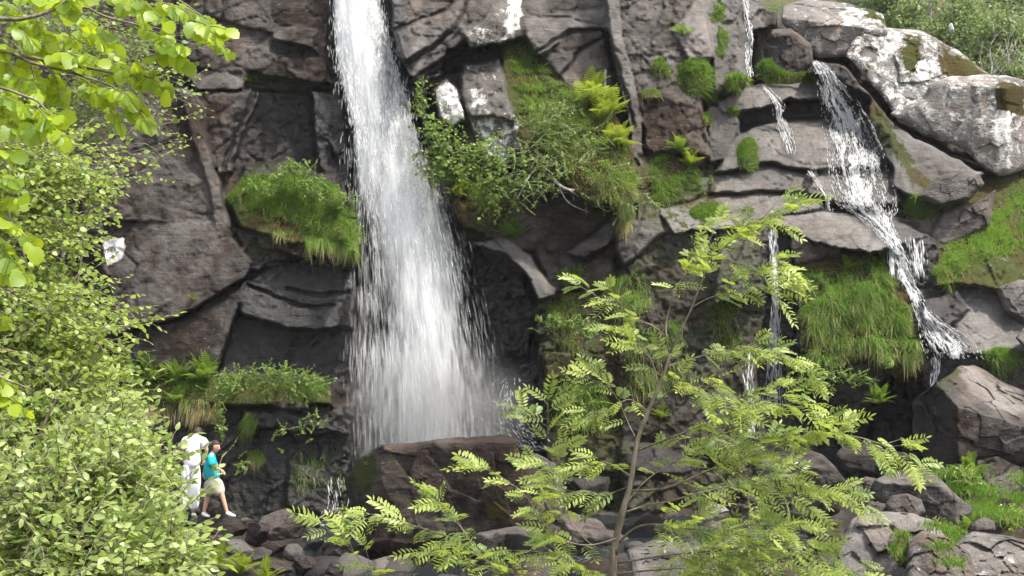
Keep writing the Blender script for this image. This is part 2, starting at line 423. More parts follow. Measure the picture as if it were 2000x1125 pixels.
reg([(600,176),(690,180),(712,330),(690,390),(620,330)], 33.6, .7, -.1, 8, wet=.85, pale=.10, moss=.25, rough=.2)
reg([(140,150),(372,176),(402,262),(440,400),(468,490),(200,540),(120,300)], 31.6, .55, -.12, 7, pale=.40, rough=.13, moss=.12)
reg([(340,178),(376,180),(404,262),(442,400),(466,470),(430,470),(395,330)], 31.7, 1.0, -.1, 6, pale=.46, rough=.08)
reg([(440,385),(480,330),(560,310),(640,340),(695,390),(716,505),(640,492),(560,470),(470,442)], 32.3, -.1, -1.6, 8, moss=.7, pale=.2)
reg([(448,440),(560,468),(706,500),(696,560),(470,522)], 32.4, .1, -.6, 4, wet=.55, moss=.35, pale=.25, rough=.4)
reg([(500,452),(610,480),(600,500),(505,478)], 32.0, 0, -2.4, 3, wet=.35, pale=.5, moss=.4)
reg([(560,500),(690,505),(690,530),(570,522)], 32.2, 0, -2.0, 3, wet=.5, pale=.4, moss=.45)
reg([(200,430),(430,430),(492,508),(478,545),(330,622),(220,650)], 31.3, .12, -.45, 4, pale=.33, rough=.09)
reg([(490,530),(560,505),(704,525),(704,650),(560,645),(455,612),(465,560)], 32.1, .1, -1.15, 5, wet=.92, pale=.5, rough=.20)
reg([(452,622),(560,640),(704,646),(704,760),(425,735)], 32.9, .1, .1, 5, wet=1, pale=.05, rough=.22)
reg([(270,640),(330,628),(478,552),(462,600),(424,735),(290,730),(250,690)], 31.5, .25, .05, 4, pale=.27, rough=.06)
reg([(150,722),(645,735),(650,795),(150,790)], 31.4, .05, -1.8, 5, moss=.8, pale=.15)
reg([(150,785),(685,795),(700,1160),(150,1160)], 31.4, .06, -.2, 6, wet=.72, moss=.42, pale=.14, rough=.34)
reg([(240,780),(430,785),(420,830),(300,840),(235,830)], 31.2, 0, -.3, 5, wet=.2, moss=.9, pale=.2)
reg([(540,770),(595,768),(600,800),(560,812),(530,795)], 31.0, .4, -1.2, 4, wet=.4, pale=.5)
reg([(470,800),(560,805),(680,850),(600,850),(480,830)], 31.0, .2, -1.0, 4, wet=.6, pale=.3)
reg([(560,900),(690,920),(690,1010),(560,1000)], 31.2, .3, -.3, 6, wet=.9, pale=.2)
# behind the main fall
reg([(640,-320),(775,-320),(800,150),(850,300),(910,480),(950,900),(680,1100),(695,400),(668,190),(640,140)], 34.3, .1, -.25, 8, wet=.95, moss=.25, pale=.15, rough=.24)
# slanting slabs right of the fall
reg([(745,-320),(1050,-320),(1010,60),(960,85),(880,100),(800,160),(770,100)], 33.7, .1, -.7, 4, pale=.52, rough=.12)
reg([(770,60),(870,20),(920,-20),(990,-60),(1000,20),(910,60),(790,150)], 33.2, .15, -.75, 4, pale=.58, rough=.08)
reg([(780,120),(880,60),(905,62),(830,130),(800,150)], 33.0, -.1, -.5, 3, pale=.62, rough=.06)
reg([(795,155),(905,75),(940,95),(870,140),(805,178)], 33.7, .2, -.3, 4, pale=.36, rough=.1)
reg([(800,150),(870,120),(880,132),(820,172)], 33.2, .1, -.8, 3, pale=.5)
reg([(870,92),(1010,85),(1015,110),(960,118),(860,142)], 34.6, pale=.02, moss=.1)  # darkest tone stands in for the shadow under the lichened block
reg([(903,62),(945,42),(965,15),(1008,20),(1014,84),(918,90)], 32.8, .2, -.9, 4, pale=.62, lic=0.40, rough=.08)
reg([(800,175),(870,145),(960,118),(1000,190),(1010,330),(860,330),(830,260)], 33.4, .1, -.1, 6, pale=.28, rough=.16)
reg([(905,120),(975,118),(1012,185),(1010,262),(975,290),(935,255),(905,190)], 32.8, .5, -.5, 9, pale=.55, lic=0.29, rough=.08)
reg([(850,175),(872,150),(900,172),(915,232),(885,246),(862,225)], 32.5, .6, -.3, 9, pale=.5, lic=0.52, rough=.06)
reg([(838,170),(850,180),(862,235),(900,270),(870,270),(835,230)], 34.1, pale=.03, wet=.3)
reg([(920,225),(1005,230),(990,420),(950,330)], 32.9, .3, -.4, 8, pale=.5, lic=0.45, rough=.12)
reg([(1010,195),(1040,225),(1035,320),(995,300)], 32.8, .4, -.5, 5, pale=.55, lic=0.36)
# pale slab and column in the middle
reg([(1010,-320),(1262,-320),(1215,60),(1245,255),(1205,200),(1100,165),(1010,85)], 34.3, .1, -.45, 5, pale=.46, rough=.1)
reg([(1030,40),(1185,10),(1195,48),(1120,66),(1065,112),(1035,98)], 33.9, .1, -1.0, 4, pale=.72, lic=0.16, rough=.06)
reg([(1060,108),(1130,64),(1192,58),(1222,235),(1180,200),(1110,160)], 34.0, .25, -.2, 5, pale=.28, rough=.08)
reg([(1180,55),(1200,60),(1242,250),(1214,240)], 35.1, pale=0, rough=.05)  # groove toned black for the shadow beside the column
reg([(1180,-160),(1213,-160),(1217,60),(1256,235),(1258,330),(1236,300),(1228,240),(1194,80)], 33.3, 1.1, -.2, 3, pale=.60, lic=0.16, rough=.05)
reg([(1215,-320),(1400,-320),(1395,60),(1375,200),(1390,300),(1282,310),(1256,240),(1216,60)], 34.3, .35, -.45, 5, pale=.28, rough=.18)
reg([(1256,190),(1372,212),(1392,290),(1330,320),(1262,290)], 33.6, .2, -.3, 5, pale=.33, rough=.12)
reg([(1320,60),(1380,-40),(1420,20),(1400,110),(1350,120)], 34.6, .3, -1.3, 5, pale=.55, rough=.14)
# grassy strip
reg([(975,95),(1030,75),(1105,160),(1185,185),(1235,285),(1262,400),(1150,410),(1020,310),(1000,200)], 33.0, .1, -1.1, 9, moss=.7, pale=.2)
reg([(830,300),(1000,330),(1000,470),(910,450),(850,380)], 33.1, -.2, -.8, 8, moss=.6, pale=.2)
# under the birch
reg([(985,385),(1255,400),(1215,545),(1080,570),(1050,500),(940,465)], 33.1, .2, .1, 5, pale=.2, wet=.35, rough=.12)
reg([(1110,490),(1205,410),(1212,440),(1190,475),(1140,505)], 32.6, .2, -.6, 3, pale=.36, wet=.3, rough=.05)
reg([(1050,500),(1200,500),(1205,560),(1085,570)], 32.9, 0, -.6, 5, pale=.30, moss=.3, rough=.2)
reg([(1212,425),(1300,425),(1312,540),(1240,555),(1205,485)], 32.5, .3, -.3, 4, pale=.33, rough=.1)
reg([(1250,300),(1400,300),(1400,400),(1300,440),(1240,430)], 33.4, .2, -.8, 6, moss=.5)
# cave to the right of the fall and its lip
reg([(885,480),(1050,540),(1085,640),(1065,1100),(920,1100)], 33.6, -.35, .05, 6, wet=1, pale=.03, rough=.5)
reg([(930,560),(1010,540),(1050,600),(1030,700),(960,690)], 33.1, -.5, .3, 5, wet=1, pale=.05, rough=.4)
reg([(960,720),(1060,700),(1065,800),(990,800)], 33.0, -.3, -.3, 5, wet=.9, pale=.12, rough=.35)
reg([(915,478),(985,468),(1040,508),(1085,560),(1080,605),(1050,585),(1035,545),(985,502)], 32.0, .2, -1.3, 3, pale=.5, wet=.25, rough=.08)
reg([(1045,590),(1200,555),(1225,1000),(1075,1000),(1050,700)], 32.3, .15, -.25, 7, moss=.6, pale=.2, wet=.35, rough=.36)
reg([(1060,690),(1110,690),(1115,740),(1065,745)], 31.8, .3, -.3, 4, pale=.3, wet=.2)
reg([(1060,745),(1125,745),(1120,790),(1070,790)], 32.0, .2, 0, 4, pale=.26, wet=.2)
# wall behind the rowan
reg([(1195,540),(1320,430),(1520,430),(1560,1000),(1215,1000)], 32.4, .1, -.3, 7, wet=.45, moss=.5, pale=.22, rough=.32)
reg([(1400,470),(1510,450),(1520,560),(1400,600)], 32.0, .1, -.5, 6, pale=.25, wet=.4, rough=.15)
# stepped slabs with the side cascade
reg([(1320,-320),(1500,-320),(1490,160),(1400,200),(1385,60)], 36.2, .2, -1.0, 6, pale=.48, wet=.4, rough=.2)
reg([(1375,190),(1480,150),(1610,150),(1770,230),(1810,330),(1750,425),(1300,450),(1290,400),(1390,300)], 35.2, .1, -1.3, 6, pale=.55, wet=.3, rough=.12)
reg([(1385,205),(1452,213),(1450,300),(1385,312)], 34.4, .3, -.5, 4, pale=.42, wet=.5, rough=.06)
reg([(1445,214),(1528,203),(1618,203),(1612,238),(1530,238),(1445,262)], 36.0, 0, .3, 4, pale=.06, wet=.7, moss=.25)
reg([(1395,200),(1475,160),(1600,160),(1618,203),(1540,196),(1525,206),(1475,218),(1420,218)], 35.0, .1, -2.4, 4, pale=.62, wet=.25, rough=.06)
reg([(1440,262),(1530,236),(1612,238),(1700,220),(1745,330),(1600,345),(1500,335),(1392,335)], 34.6, .2, -1.7, 5, pale=.60, wet=.3, rough=.10)
reg([(1390,330),(1500,318),(1620,345),(1570,378),(1460,380),(1385,375)], 33.9, .1, -1.8, 3, pale=.60, wet=.2, rough=.08)
reg([(1590,335),(1740,325),(1765,395),(1660,398),(1560,380)], 33.9, .2, -2.0, 4, pale=.60, wet=.3, rough=.08)
reg([(1290,405),(1390,372),(1480,380),(1560,385),(1660,400),(1510,425),(1470,440),(1320,455)], 33.3, .1, -2.0, 3, pale=.62, wet=.15, rough=.07)
reg([(1560,385),(1580,335),(1592,332),(1600,345),(1575,382)], 33.6, -.8, 0, 2, pale=.2)
reg([(1600,398),(1760,392),(1770,420),(1620,420)], 34.2, 0, .3, 3, pale=.15, wet=.8)
reg([(1700,170),(1760,240),(1800,330),(1740,330),(1690,230)], 34.5, -.2, -1.0, 6, pale=.3, moss=.55, wet=.3)
reg([(1745,235),(1925,330),(1920,350),(1850,350),(1790,385),(1745,360)], 33.9, -.1, -1.6, 4, pale=.48, moss=.15, rough=.07)
reg([(1520,-60),(1760,-60),(2000,60),(2290,100),(2290,300),(1990,345),(1925,345),(1790,275),(1745,240),(1700,190),(1655,130),(1600,118),(1560,160),(1468,165),(1462,60),(1515,50)], 39.0, .1, -.6, 4, pale=.2, wet=.2, moss=.3)
# lower slab
reg([(1495,430),(1560,460),(1565,780),(1480,780)], 33.2, .1, 0, 4, wet=1, pale=.06, rough=.15)
reg([(1508,428),(1560,466),(1645,488),(1650,530),(1555,535),(1548,470)], 32.4, -.25, .1, 3, pale=.42, wet=.1, rough=.06)
reg([(1505,428),(1600,414),(1720,408),(1815,458),(1745,492),(1645,488),(1560,464)], 32.7, .2, -2.8, 3, pale=.72, wet=.08, rough=.06)
reg([(1730,488),(1815,458),(1840,480),(1820,560),(1760,560),(1730,520)], 33.0, -.2, .1, 4, wet=.9, pale=.1)
# grassy face, hollow beneath, slope on the right
reg([(1548,520),(1650,500),(1740,492),(1772,560),(1815,680),(1805,735),(1740,745),(1700,722),(1560,745)], 31.9, .1, -.7, 9, moss=.7, pale=.2, rough=.3)
reg([(1545,745),(1700,705),(1745,740),(1810,735),(1830,1100),(1545,1100)], 33.2, .1, -.1, 6, wet=.7, pale=.1, moss=.3, rough=.25)
reg([(1612,725),(1722,690),(1738,722),(1690,818),(1640,830),(1605,790)], 32.0, -.3, .15, 4, pale=.3, wet=.55, rough=.08)
reg([(1840,470),(1865,390),(1925,345),(2290,240),(2290,640),(1900,600),(1820,560)], 33.6, .2, -1.7, 8, moss=.7, pale=.3)
reg([(1775,560),(1900,560),(2030,590),(2290,600),(2290,900),(1900,740),(1800,650)], 31.6, .1, -1.7, 5, pale=.52, moss=.15, rough=.12)
reg([(1790,585),(1870,570),(1900,610),(1850,640),(1800,620)], 31.6, 0, -.7, 4, pale=.2, wet=.5)
reg([(1800,700),(1900,690),(2290,720),(2290,1100),(1820,1100)], 31.0, 0, -.3, 6, pale=.2, moss=.3, wet=.4)
# lichen sheets, moss stains and wet streaks of their own shape
paint(LIC, [(985,-40),(1022,-20),(1024,60),(1000,70)], 0.72, 8)
paint(LIC, [(745,-10),(790,-20),(785,8),(760,14)], 0.50, 8)
paint(LIC, [(858,165),(880,160),(912,215),(905,225)], 0.72, 6)
paint(LIC, [(925,170),(945,165),(950,200),(925,210)], 0.61, 8)
paint(LIC, [(935,230),(960,235),(985,330),(960,330)], 0.61, 10)
paint(LIC, [(1180,140),(1188,135),(1188,190),(1178,185)], 0.65, 4)
paint(LIC, [(200,460),(245,465),(240,505),(205,520)], 0.72, 6)
paint(WET, [(1400,200),(1470,170),(1500,300),(1560,420),(1420,330)], .55, 30)
paint(MOS, [(1690,200),(1720,215),(1790,330),(1840,370),(1780,360),(1720,260)], .75, 10)
paint(MOS, [(640,20),(662,20),(664,200),(645,180)], .7, 10)
paint(MOS, [(455,455),(520,470),(560,500),(480,505)], .55, 10)
paint(MOS, [(560,860),(690,860),(680,1000),(520,1000)], .55, 30)
paint(MOS, [(1150,540),(1200,520),(1220,560),(1160,575)], .6, 10)

# the left wall is one broad face: shallow steps, brown stone darkened to hold its shade
lw = 1 - smooth(640, 720, GX); ref = 32.5 + (562 - GY) * .0026
D = D * (1 - .45 * lw) + (ref + 0) * .45 * lw
PALE = PALE * (1 - .66 * lw) ; PALE = PALE + .04 * smooth(1300, 1420, GX); PALE = PALE - .10 * (1 - smooth(1250, 1400, GX)) * (1 - lw)
def boxblur(A, r):
    for ax in (0, 1):
        pad = [(0, 0), (0, 0)]; pad[ax] = (r + 1, r); B = np.cumsum(np.pad(A, pad, mode='edge'), axis=ax); n_ = A.shape[ax]
        hi_ = np.take(B, np.arange(2 * r + 1, 2 * r + 1 + n_), axis=ax); lo_ = np.take(B, np.arange(0, n_), axis=ax); A = (hi_ - lo_) / (2 * r + 1)
    return A
Db = boxblur(boxblur(D, 14), 14)                         # broad form; the steps between blocks stay moderate
keepm = np.maximum(smooth(-30, 0, poly_sd(GX, GY, [(640,-320),(790,-320),(815,150),(865,300),(925,480),(1060,560),(1085,640),(1070,1150),(670,1150),(690,400),(660,190)])),
                   smooth(-60, -20, poly_sd(GX, GY, [(1462,-60),(1760,-60),(2000,60),(2290,100),(2290,300),(1990,345),(1925,345),(1790,275),(1745,240),(1700,190),(1655,130),(1600,118),(1560,165),(1462,165)])))
kf = 1 - .42 * (1 - keepm) * (1 - .3 * lw)
D = Db + (D - Db) * kf
CRK = np.zeros(D.shape)
for cl_ in ([(300,640),(330,624),(400,602),(470,556),(520,512),(600,500),(690,508)], [(436,335),(497,178)], [(462,600),(425,735)], [(372,182),(402,262),(440,400),(468,480)], [(372,183),(490,176),(600,184)],
            [(775,130),(880,62),(925,-10),(960,-60)], [(795,172),(850,140),(905,92),(1010,88)], [(770,60),(870,20),(930,-40)], [(1040,105),(1130,64),(1192,56)], [(1190,56),(1206,120),(1240,250)], [(1090,165),(1130,110),(1180,70)],
            [(1745,238),(1800,275),(1925,345)], [(1300,400),(1390,372),(1500,380),(1560,383)], [(1390,335),(1480,322),(1600,342)], [(1450,250),(1530,238),(1690,232)], [(1640,250),(1700,300),(1740,330)], [(1060,690),(1060,790)], [(1205,480),(1240,555)], [(1110,490),(1205,412)], [(560,560),(640,575),(700,570)], [(480,560),(560,590),(650,600)]):
    for (xa, ya), (xb, yb) in zip(cl_[:-1], cl_[1:]):
        ex, ey = xb - xa, yb - ya; tt = np.clip(((wx - xa) * ex + (wy - ya) * ey) / (ex * ex + ey * ey), 0, 1)
        CRK = np.maximum(CRK, smooth(5.5, 1.0, np.hypot(wx - xa - tt * ex, wy - ya - tt * ey)))
paint(WET, [(470,500),(690,500),(690,740),(440,740),(455,620)], .9, 20); paint(WET, [(600,190),(690,180),(700,420),(640,360)], .85, 15); paint(WET, [(920,480),(1060,560),(1060,880),(900,880)], 1.0, 20); paint(WET, [(250,800),(690,800),(690,1060),(250,1060)], .95, 20); paint(PALE, [(250,790),(690,790),(690,1060),(250,1060)], .05, 10); paint(PALE, [(450,630),(700,650),(700,740),(430,730)], .0, 8)
paint(WET, [(1590,110),(1640,150),(1740,300),(1775,400),(1815,460),(1745,495),(1640,400),(1610,220)], .85, 14); paint(WET, [(1500,170),(1530,170),(1560,310),(1530,320)], .7, 10); paint(WET, [(1740,490),(1790,490),(1900,690),(1810,700)], .8, 12)
pos = Pn(GX.ravel(), GY.ravel(), D.ravel())
rot = pos @ np.array([[.82, .1, -.56], [-.1, .99, .03], [.56, .03, .82]])     # joints dip to the right
v1, e1 = facets(rot * np.array([1, 1, 1.5]), .8, 11, .9)
v2, e2 = facets(rot * np.array([1, 1, 1.9]) + .25 * np.stack([fbm(pos, 1.1, 3, 40), 0 * pos[:, 0], fbm(pos, 1.1, 3, 41)], -1), 2.1, 31, 1.0)
v3, e3 = facets(pos, 6.5, 51, 1.0)
R = (RGH * (.66 - .22 * lw)).ravel() * (.55 + .6 * smooth(-.4, .5, fbm(pos, .5, 2, 77)))
jn = smooth(-.05, .3, fbm(pos, .45, 3, 81)); jn2 = smooth(0, .3, fbm(pos, .7, 3, 83))
seam1 = smooth(.05, 0, e1 + .05 * fbm(pos, 5, 2, 84)) * jn; seam2 = smooth(.05, 0, e2 + .07 * fbm(pos, 7, 2, 85)) * jn2
disp = R * (.95 * v1 + .60 * v2 + .24 * v3) + .045 * fbm(pos, .8, 6, 70, .55) + .012 * v3 + .008 * fbm(pos, 9, 3, 90)
disp += .05 * seam1 + .02 * seam2 + .16 * CRK.ravel()          # joints are recessed
D = D + disp.reshape(D.shape)
CLIFF = Pn(GX.ravel(), GY.ravel(), D.ravel())
mask = np.stack([WET.ravel(), LIC.ravel(), MOS.ravel(), PALE.ravel()], -1)
# the sky-line: the face ends where the hillside beyond begins
HILL = [(1480,-400),(2400,-400),(2400,250),(1990,330),(1925,210),(1860,120),(1740,60),(1560,40),(1490,20)]
hs = poly_sd(GX, GY, HILL).ravel()
fc = grid_faces(NU, NV); keep = (hs[fc] < 0).any(1); fc = fc[keep]
cme = make_mesh('cliff', CLIFF, fc, True, mask); ctone = rock_tone(pos, np.maximum(np.maximum(.6 * seam1, .45 * seam2), CRK.ravel())); ctone[:, 1] *= .35 + .65 * smooth(.55, .35, PALE.ravel()); add_attr(cme, 'tone', ctone)
link('cliff', cme, M['rock'], kind='structure')

def surf(px, py):
    """depth of the built cliff at photo pixels (arrays)"""
    u = np.clip((np.asarray(px, float) - gx[0]) / STEP, 0, NU - 2); v = np.clip((np.asarray(py, float) - gy[0]) / STEP, 0, NV - 2)
    i = u.astype(int); j = v.astype(int); a = u - i; b_ = v - j
    return (D[j, i] * (1 - a) + D[j, i + 1] * a) * (1 - b_) + (D[j + 1, i] * (1 - a) + D[j + 1, i + 1] * a) * b_

# ---------------------------------------------------------------- hillside beyond, ground in front, stream bed
m, nt, out = newmat('mossy_ground'); b = NB(nt); geo = b.n('ShaderNodeNewGeometry'); ps = geo.outputs['Position']
n1 = b.noise(ps, .8, 5, .65); n2 = b.noise(ps, 6, 5, .7)
gc = b.mix(b.step(n1, .4, .62), b.rgb((.05, .075, .016)), b.rgb((.13, .085, .035)))
gc = b.mix(b.step(n2, .42, .65), gc, b.rgb((.075, .11, .025)))
pb = b.n('ShaderNodeBsdfPrincipled'); b.set(pb.inputs['Base Color'], gc); pb.inputs['Roughness'].default_value = .95
bp = b.n('ShaderNodeBump'); bp.inputs['Distance'].default_value = .3; b.set(bp.inputs['Height'], n2); nt.links.new(bp.outputs[0], pb.inputs['Normal'])
nt.links.new(pb.outputs[0], out.inputs[0]); M['hill'] = m

hx = np.linspace(6, 60, 150); hy = np.linspace(37.5, 130, 150); HX, HY = np.meshgrid(hx, hy)
hp = np.stack([HX, HY, 0 * HX], -1)
def hillz(X, Y):
    base = CAMZ + np.interp(Y, [37, 40, 45, 60, 80, 130], [3.2, 4.6, 7.0, 12.5, 22, 46])
    return base - .22 * (X - 11) * np.clip(1.3 - (Y - 40) / 60, .3, 1.3)
HZ = hillz(HX, HY) + .5 * fbm(hp, .25, 4, 5) + .12 * fbm(hp, 1.6, 3, 6)
link('hillside', make_mesh('hillside', np.stack([HX, HY, HZ], -1).reshape(-1, 3), grid_faces(150, 150)[:, ::-1]), M['hill'], kind='structure')

def groundz(X, Y):
    X = np.asarray(X, float); Y = np.asarray(Y, float)
    z = np.interp(Y, [-40, 0, 3, 6, 10, 15, 20, 24, 29, 34, 60], [3.6, 3.3, 3.1, 2.6, 1.4, .1, -.75, -.85, -.6, -.3, 0])
    return z + np.clip((X - 4) / 6, 0, 1) * np.clip((Y - 12) / 10, 0, 1) * np.clip((Y - 18) / 8, 0.3, 1) * .9
qx = np.concatenate([[-400, -120, -50], np.linspace(-25, 25, 200), [50, 120, 400]])
qy = np.concatenate([[-400, -120, -40], np.linspace(-10, 37, 190)])
QX, QY = np.meshgrid(qx, qy); gp = np.stack([QX, QY, 0 * QX], -1)
QZ = groundz(QX, QY) + np.where(np.abs(QX) < 40, .12 * fbm(gp, 1.1, 4, 15) + .04 * fbm(gp, 6, 3, 16), 0)
gm = np.zeros((QX.size, 4)); gm[:, 0] = np.where((QY.ravel() > 22) & (QX.ravel() < 5), .7, .2); gm[:, 2] = np.where(QY.ravel() < 16, 1.0, .45); gm[:, 3] = .3
gme = make_mesh('ground', np.stack([QX, QY, QZ], -1).reshape(-1, 3), grid_faces(len(qx), len(qy))[:, ::-1], True, gm)
add_attr(gme, 'tone', rock_tone(gp.reshape(-1, 3)))
link('ground', gme, M['rock'], kind='structure')

m, nt, out = newmat('stream_water'); b = NB(nt); geo = b.n('ShaderNodeNewGeometry')
pw = b.n('ShaderNodeBsdfPrincipled'); pw.inputs['Base Color'].default_value = (.018, .022, .024, 1); pw.inputs['Roughness'].default_value = .12
foam = b.noise(b.mapping(geo.outputs['Position'], (1.2, .8, 1)), 2.2, 7, .7, .6)
pw2 = b.mix(b.step(foam, .60, .72, 0, .6), b.rgb((.018, .022, .024)), b.rgb((.75, .78, .8))); b.set(pw.inputs['Base Color'], pw2)
b.set(pw.inputs['Roughness'], b.step(foam, .55, .7, .1, .7))
bp = b.n('ShaderNodeBump'); bp.inputs['Distance'].default_value = .12; bp.inputs['Strength'].default_value = .8
b.set(bp.inputs['Height'], b.noise(geo.outputs['Position'], 5, 5, .65)); nt.links.new(bp.outputs[0], pw.inputs['Normal'])
nt.links.new(pw.outputs[0], out.inputs[0]); M['stream'] = m
sx_, sy_ = np.meshgrid(np.linspace(-4.2, 5.5, 60), np.linspace(20, 33.5, 60))
sz_ = -.30 + .03 * fbm(np.stack([sx_, sy_, 0 * sx_], -1), 1.5, 3, 4) + np.clip((sy_ - 27) / 6, 0, 1) * .25
link('stream', make_mesh('stream', np.stack([sx_, sy_, sz_], -1).reshape(-1, 3), grid_faces(60, 60)[:, ::-1]), M['stream'], kind='structure')

# ---------------------------------------------------------------- boulders traced from their outlines, with real depth
def boulder(label, outline, d, planes=(), thick=1.6, front=.6, masks=(.1, 0, .08, .35), rough=.05, paints=(), nr=46, nt_=150, name='boulder', group=None, seed=0):
    """outline in photo pixels at distance d; planes (x, y, depth offset, gx, gy per 100 px): the front is the deepest of the planes"""
    op = [Vector((x, y, 0)) for x, y in outline]; op.append(op[0])
    cx = sum(p[0] for p in outline) / len(outline); cy = sum(p[1] for p in outline) / len(outline)
    seg = [(op[i + 1] - op[i]).length for i in range(len(op) - 1)]; tot = sum(seg); cum = np.concatenate([[0], np.cumsum(seg)])
    s = np.linspace(0, tot, nt_, endpoint=False)
    ox = np.interp(s, cum, [p.x for p in op]); oy = np.interp(s, cum, [p.y for p in op])
    k = np.array([.25, .5, .25])
    ox = np.convolve(np.r_[ox[-1], ox, ox[0]], k, 'valid'); oy = np.convolve(np.r_[oy[-1], oy, oy[0]], k, 'valid')
    q = np.stack([ox / 60 + seed, oy / 60, 0 * ox], -1); nn = fbm(q, 1.0, 4, 300 + seed, .6)
    ox = cx + (ox - cx) * (1 + .035 * nn); oy = cy + (oy - cy) * (1 + .035 * nn)
    size = max(ox.max() - ox.min(), oy.max() - oy.min()) / F * d
    t = np.linspace(0, 1, nr) ** .8
    def shell(t):
        X = cx + np.outer(t, ox - cx); Y = cy + np.outer(t, oy - cy); return X, Y
    X, Y = shell(t); base = np.full(X.shape, -9.0)
    for (x, y, dd, a, c) in (planes or [(cx, cy, 0, 0, 0)]):
        base = np.maximum(base, dd + a * (X - x) / 100 + c * (Y - y) / 100)
    rim = front * (1 - np.sqrt(np.clip(1 - np.clip((t - .72) / .28, 0, 1) ** 2, 0, 1)))[:, None]
    Df = d + base + rim
    tb = t[::-1][1:]; Xb, Yb = shell(tb * .96)
    Db = np.maximum(Df[-1][None, :] + .02, d + thick + 0 * Xb - (1 - np.sqrt(np.clip(1 - tb ** 3, 0, 1)))[:, None] * thick * .5)
    XX = np.concatenate([X, Xb]); YY = np.concatenate([Y, Yb]); DD = np.concatenate([Df, Db])
    pts = Pn(XX.ravel(), YY.ravel(), DD.ravel())
    v1, e1 = facets(pts + seed, 1.6 / max(size, .5) * 1.6, 400 + seed, 1.0); v2, e2 = facets(pts + seed, 5.5 / max(size, .5) * 1.2, 420 + seed, 1.0)
    ds = rough * (1.5 * v1 + .9 * v2) * min(size, 2.0) + .028 * min(size, 2.2) * fbm(pts, 1.6 / min(size, 2), 6, 430 + seed, .58) + .008 * fbm(pts, 11, 3, 440)
    nf = X.shape[0]; fade = np.concatenate([np.linspace(1, .6, nf), np.full(Xb.shape[0], .6)])[:, None] * np.ones(nt_)
    DD = DD + ds.reshape(DD.shape) * fade
    seam = smooth(.04, 0, e2 + .06 * fbm(pts, 5, 2, 450)) * smooth(.0, .3, fbm(pts, 1.0, 2, 451))
    pts = Pn(XX.ravel(), YY.ravel(), DD.ravel())
    n_r = XX.shape[0]; a = np.arange(n_r * nt_).reshape(n_r, nt_); b2 = np.roll(a, -1, 1)
    fcs = np.stack([a[:-1], b2[:-1], b2[1:], a[1:]], -1).reshape(-1, 4)
    mk = np.tile(np.array(masks, float), (len(pts), 1))
    jx = XX.ravel() + 10 * fbm(pts, 3, 3, 460); jy = YY.ravel() + 10 * fbm(pts, 3, 3, 461)
    for ch, poly, v, soft in paints:
        w = smooth(-soft, soft, poly_sd(jx, jy, poly)); mk[:, ch] = mk[:, ch] * (1 - w) + v * w
    org = np.array(P(cx, cy, d + thick * .5)); me = make_mesh(name, pts - org, fcs, True, mk); add_attr(me, 'tone', rock_tone(pts, seam, seed))
    o = link(name, me, M['rock'], label=label, cat='boulder' if name == 'boulder' else 'rock', group=group); o.location = org
    return o

WETSHADEC, LICC, MOSC, PALC = 0, 1, 2, 3
# great lichen-covered boulders on the upper right
boulder('rounded grey boulder with lichen spots above the side cascade', [(1522,40),(1530,12),(1580,-2),(1650,6),(1725,28),(1735,70),(1700,120),(1650,112),(1590,112),(1545,72)], 36.6,
        [(1600,80,0,-.2,.2), (1600,40,0,.1,-2.2)], 3, .2, (.0,.34,.15,.66), .04, [(LICC,[(1650,10),(1730,30),(1720,60),(1640,55)],0.56,10),(MOSC,[(1660,0),(1740,40),(1730,60),(1690,30)],.8,8)], seed=1)
boulder('huge boulder streaked with white lichen and brown moss', [(1655,110),(1670,72),(1720,50),(1800,62),(1870,100),(1935,150),(1900,180),(1850,240),(1800,262),(1755,240),(1715,180),(1680,140)], 35.9,
        [(1760,140,0,.15,-.7), (1800,100,.1,.3,-1.9)], 3, .22, (.0,.46,.34,.72), .05, [(LICC,[(1780,120),(1830,110),(1840,150),(1790,165)],0.66,8),(LICC,[(1725,65),(1760,60),(1750,110),(1720,110)],0.59,8),(MOSC,[(1845,95),(1930,140),(1880,160),(1840,140)],.95,10),(LICC,[(1845,95),(1930,140),(1880,160),(1840,140)],0.13,10),(MOSC,[(1765,70),(1795,75),(1790,140),(1765,130)],.85,8)], seed=2)
boulder('angular grey boulder with a white streak near the right edge', [(1738,222),(1800,190),(1812,162),(1860,150),(1960,148),(2060,165),(2080,290),(1985,338),(1950,345),(1925,330),(1880,290),(1800,262)], 34.9,
        [(1860,230,0,-.25,.1), (1900,160,0,.0,-2.6), (1990,250,.05,1.3,.1)], 3, .25, (.0,.42,.05,.85), .045, [(MOSC,[(1945,160),(2010,160),(1990,230),(1950,220)],.9,8),(LICC,[(1945,230),(1975,210),(1965,330),(1940,335)],0.66,6),(LICC,[(1975,190),(1985,190),(1975,300),(1965,300)],0.66,4)], seed=3)
boulder('squared brown block standing between the two thin side streams', [(1468,72),(1490,55),(1545,54),(1586,86),(1588,128),(1560,150),(1500,160),(1470,140)], 36.0,
        [(1500,110,.1,-.5,.1), (1560,110,.05,.5,.1), (1520,62,.0,.1,-2.0)], 2.2, .3, (.1,.06,.1,.3), .03, seed=4)
boulder('brown rounded boulder lying beside the tussock under the big lichen boulder', [(1788,385),(1830,345),(1875,332),(1915,340),(1922,360),(1895,390),(1835,406)], 33.1,
        [(1850,370,.0,-.1,-.4)], 1.6, .6, (.05,.05,.1,.34), .03, seed=5)
boulder('reddish slanted slab behind the grass on the right slope', [(1808,470),(1840,410),(1900,395),(1945,370),(1935,440),(1880,470),(1830,488)], 33.4,
        [(1870,430,0,-.2,-.4)], 1.2, .4, (.1,.05,.2,.36), .03, seed=6)
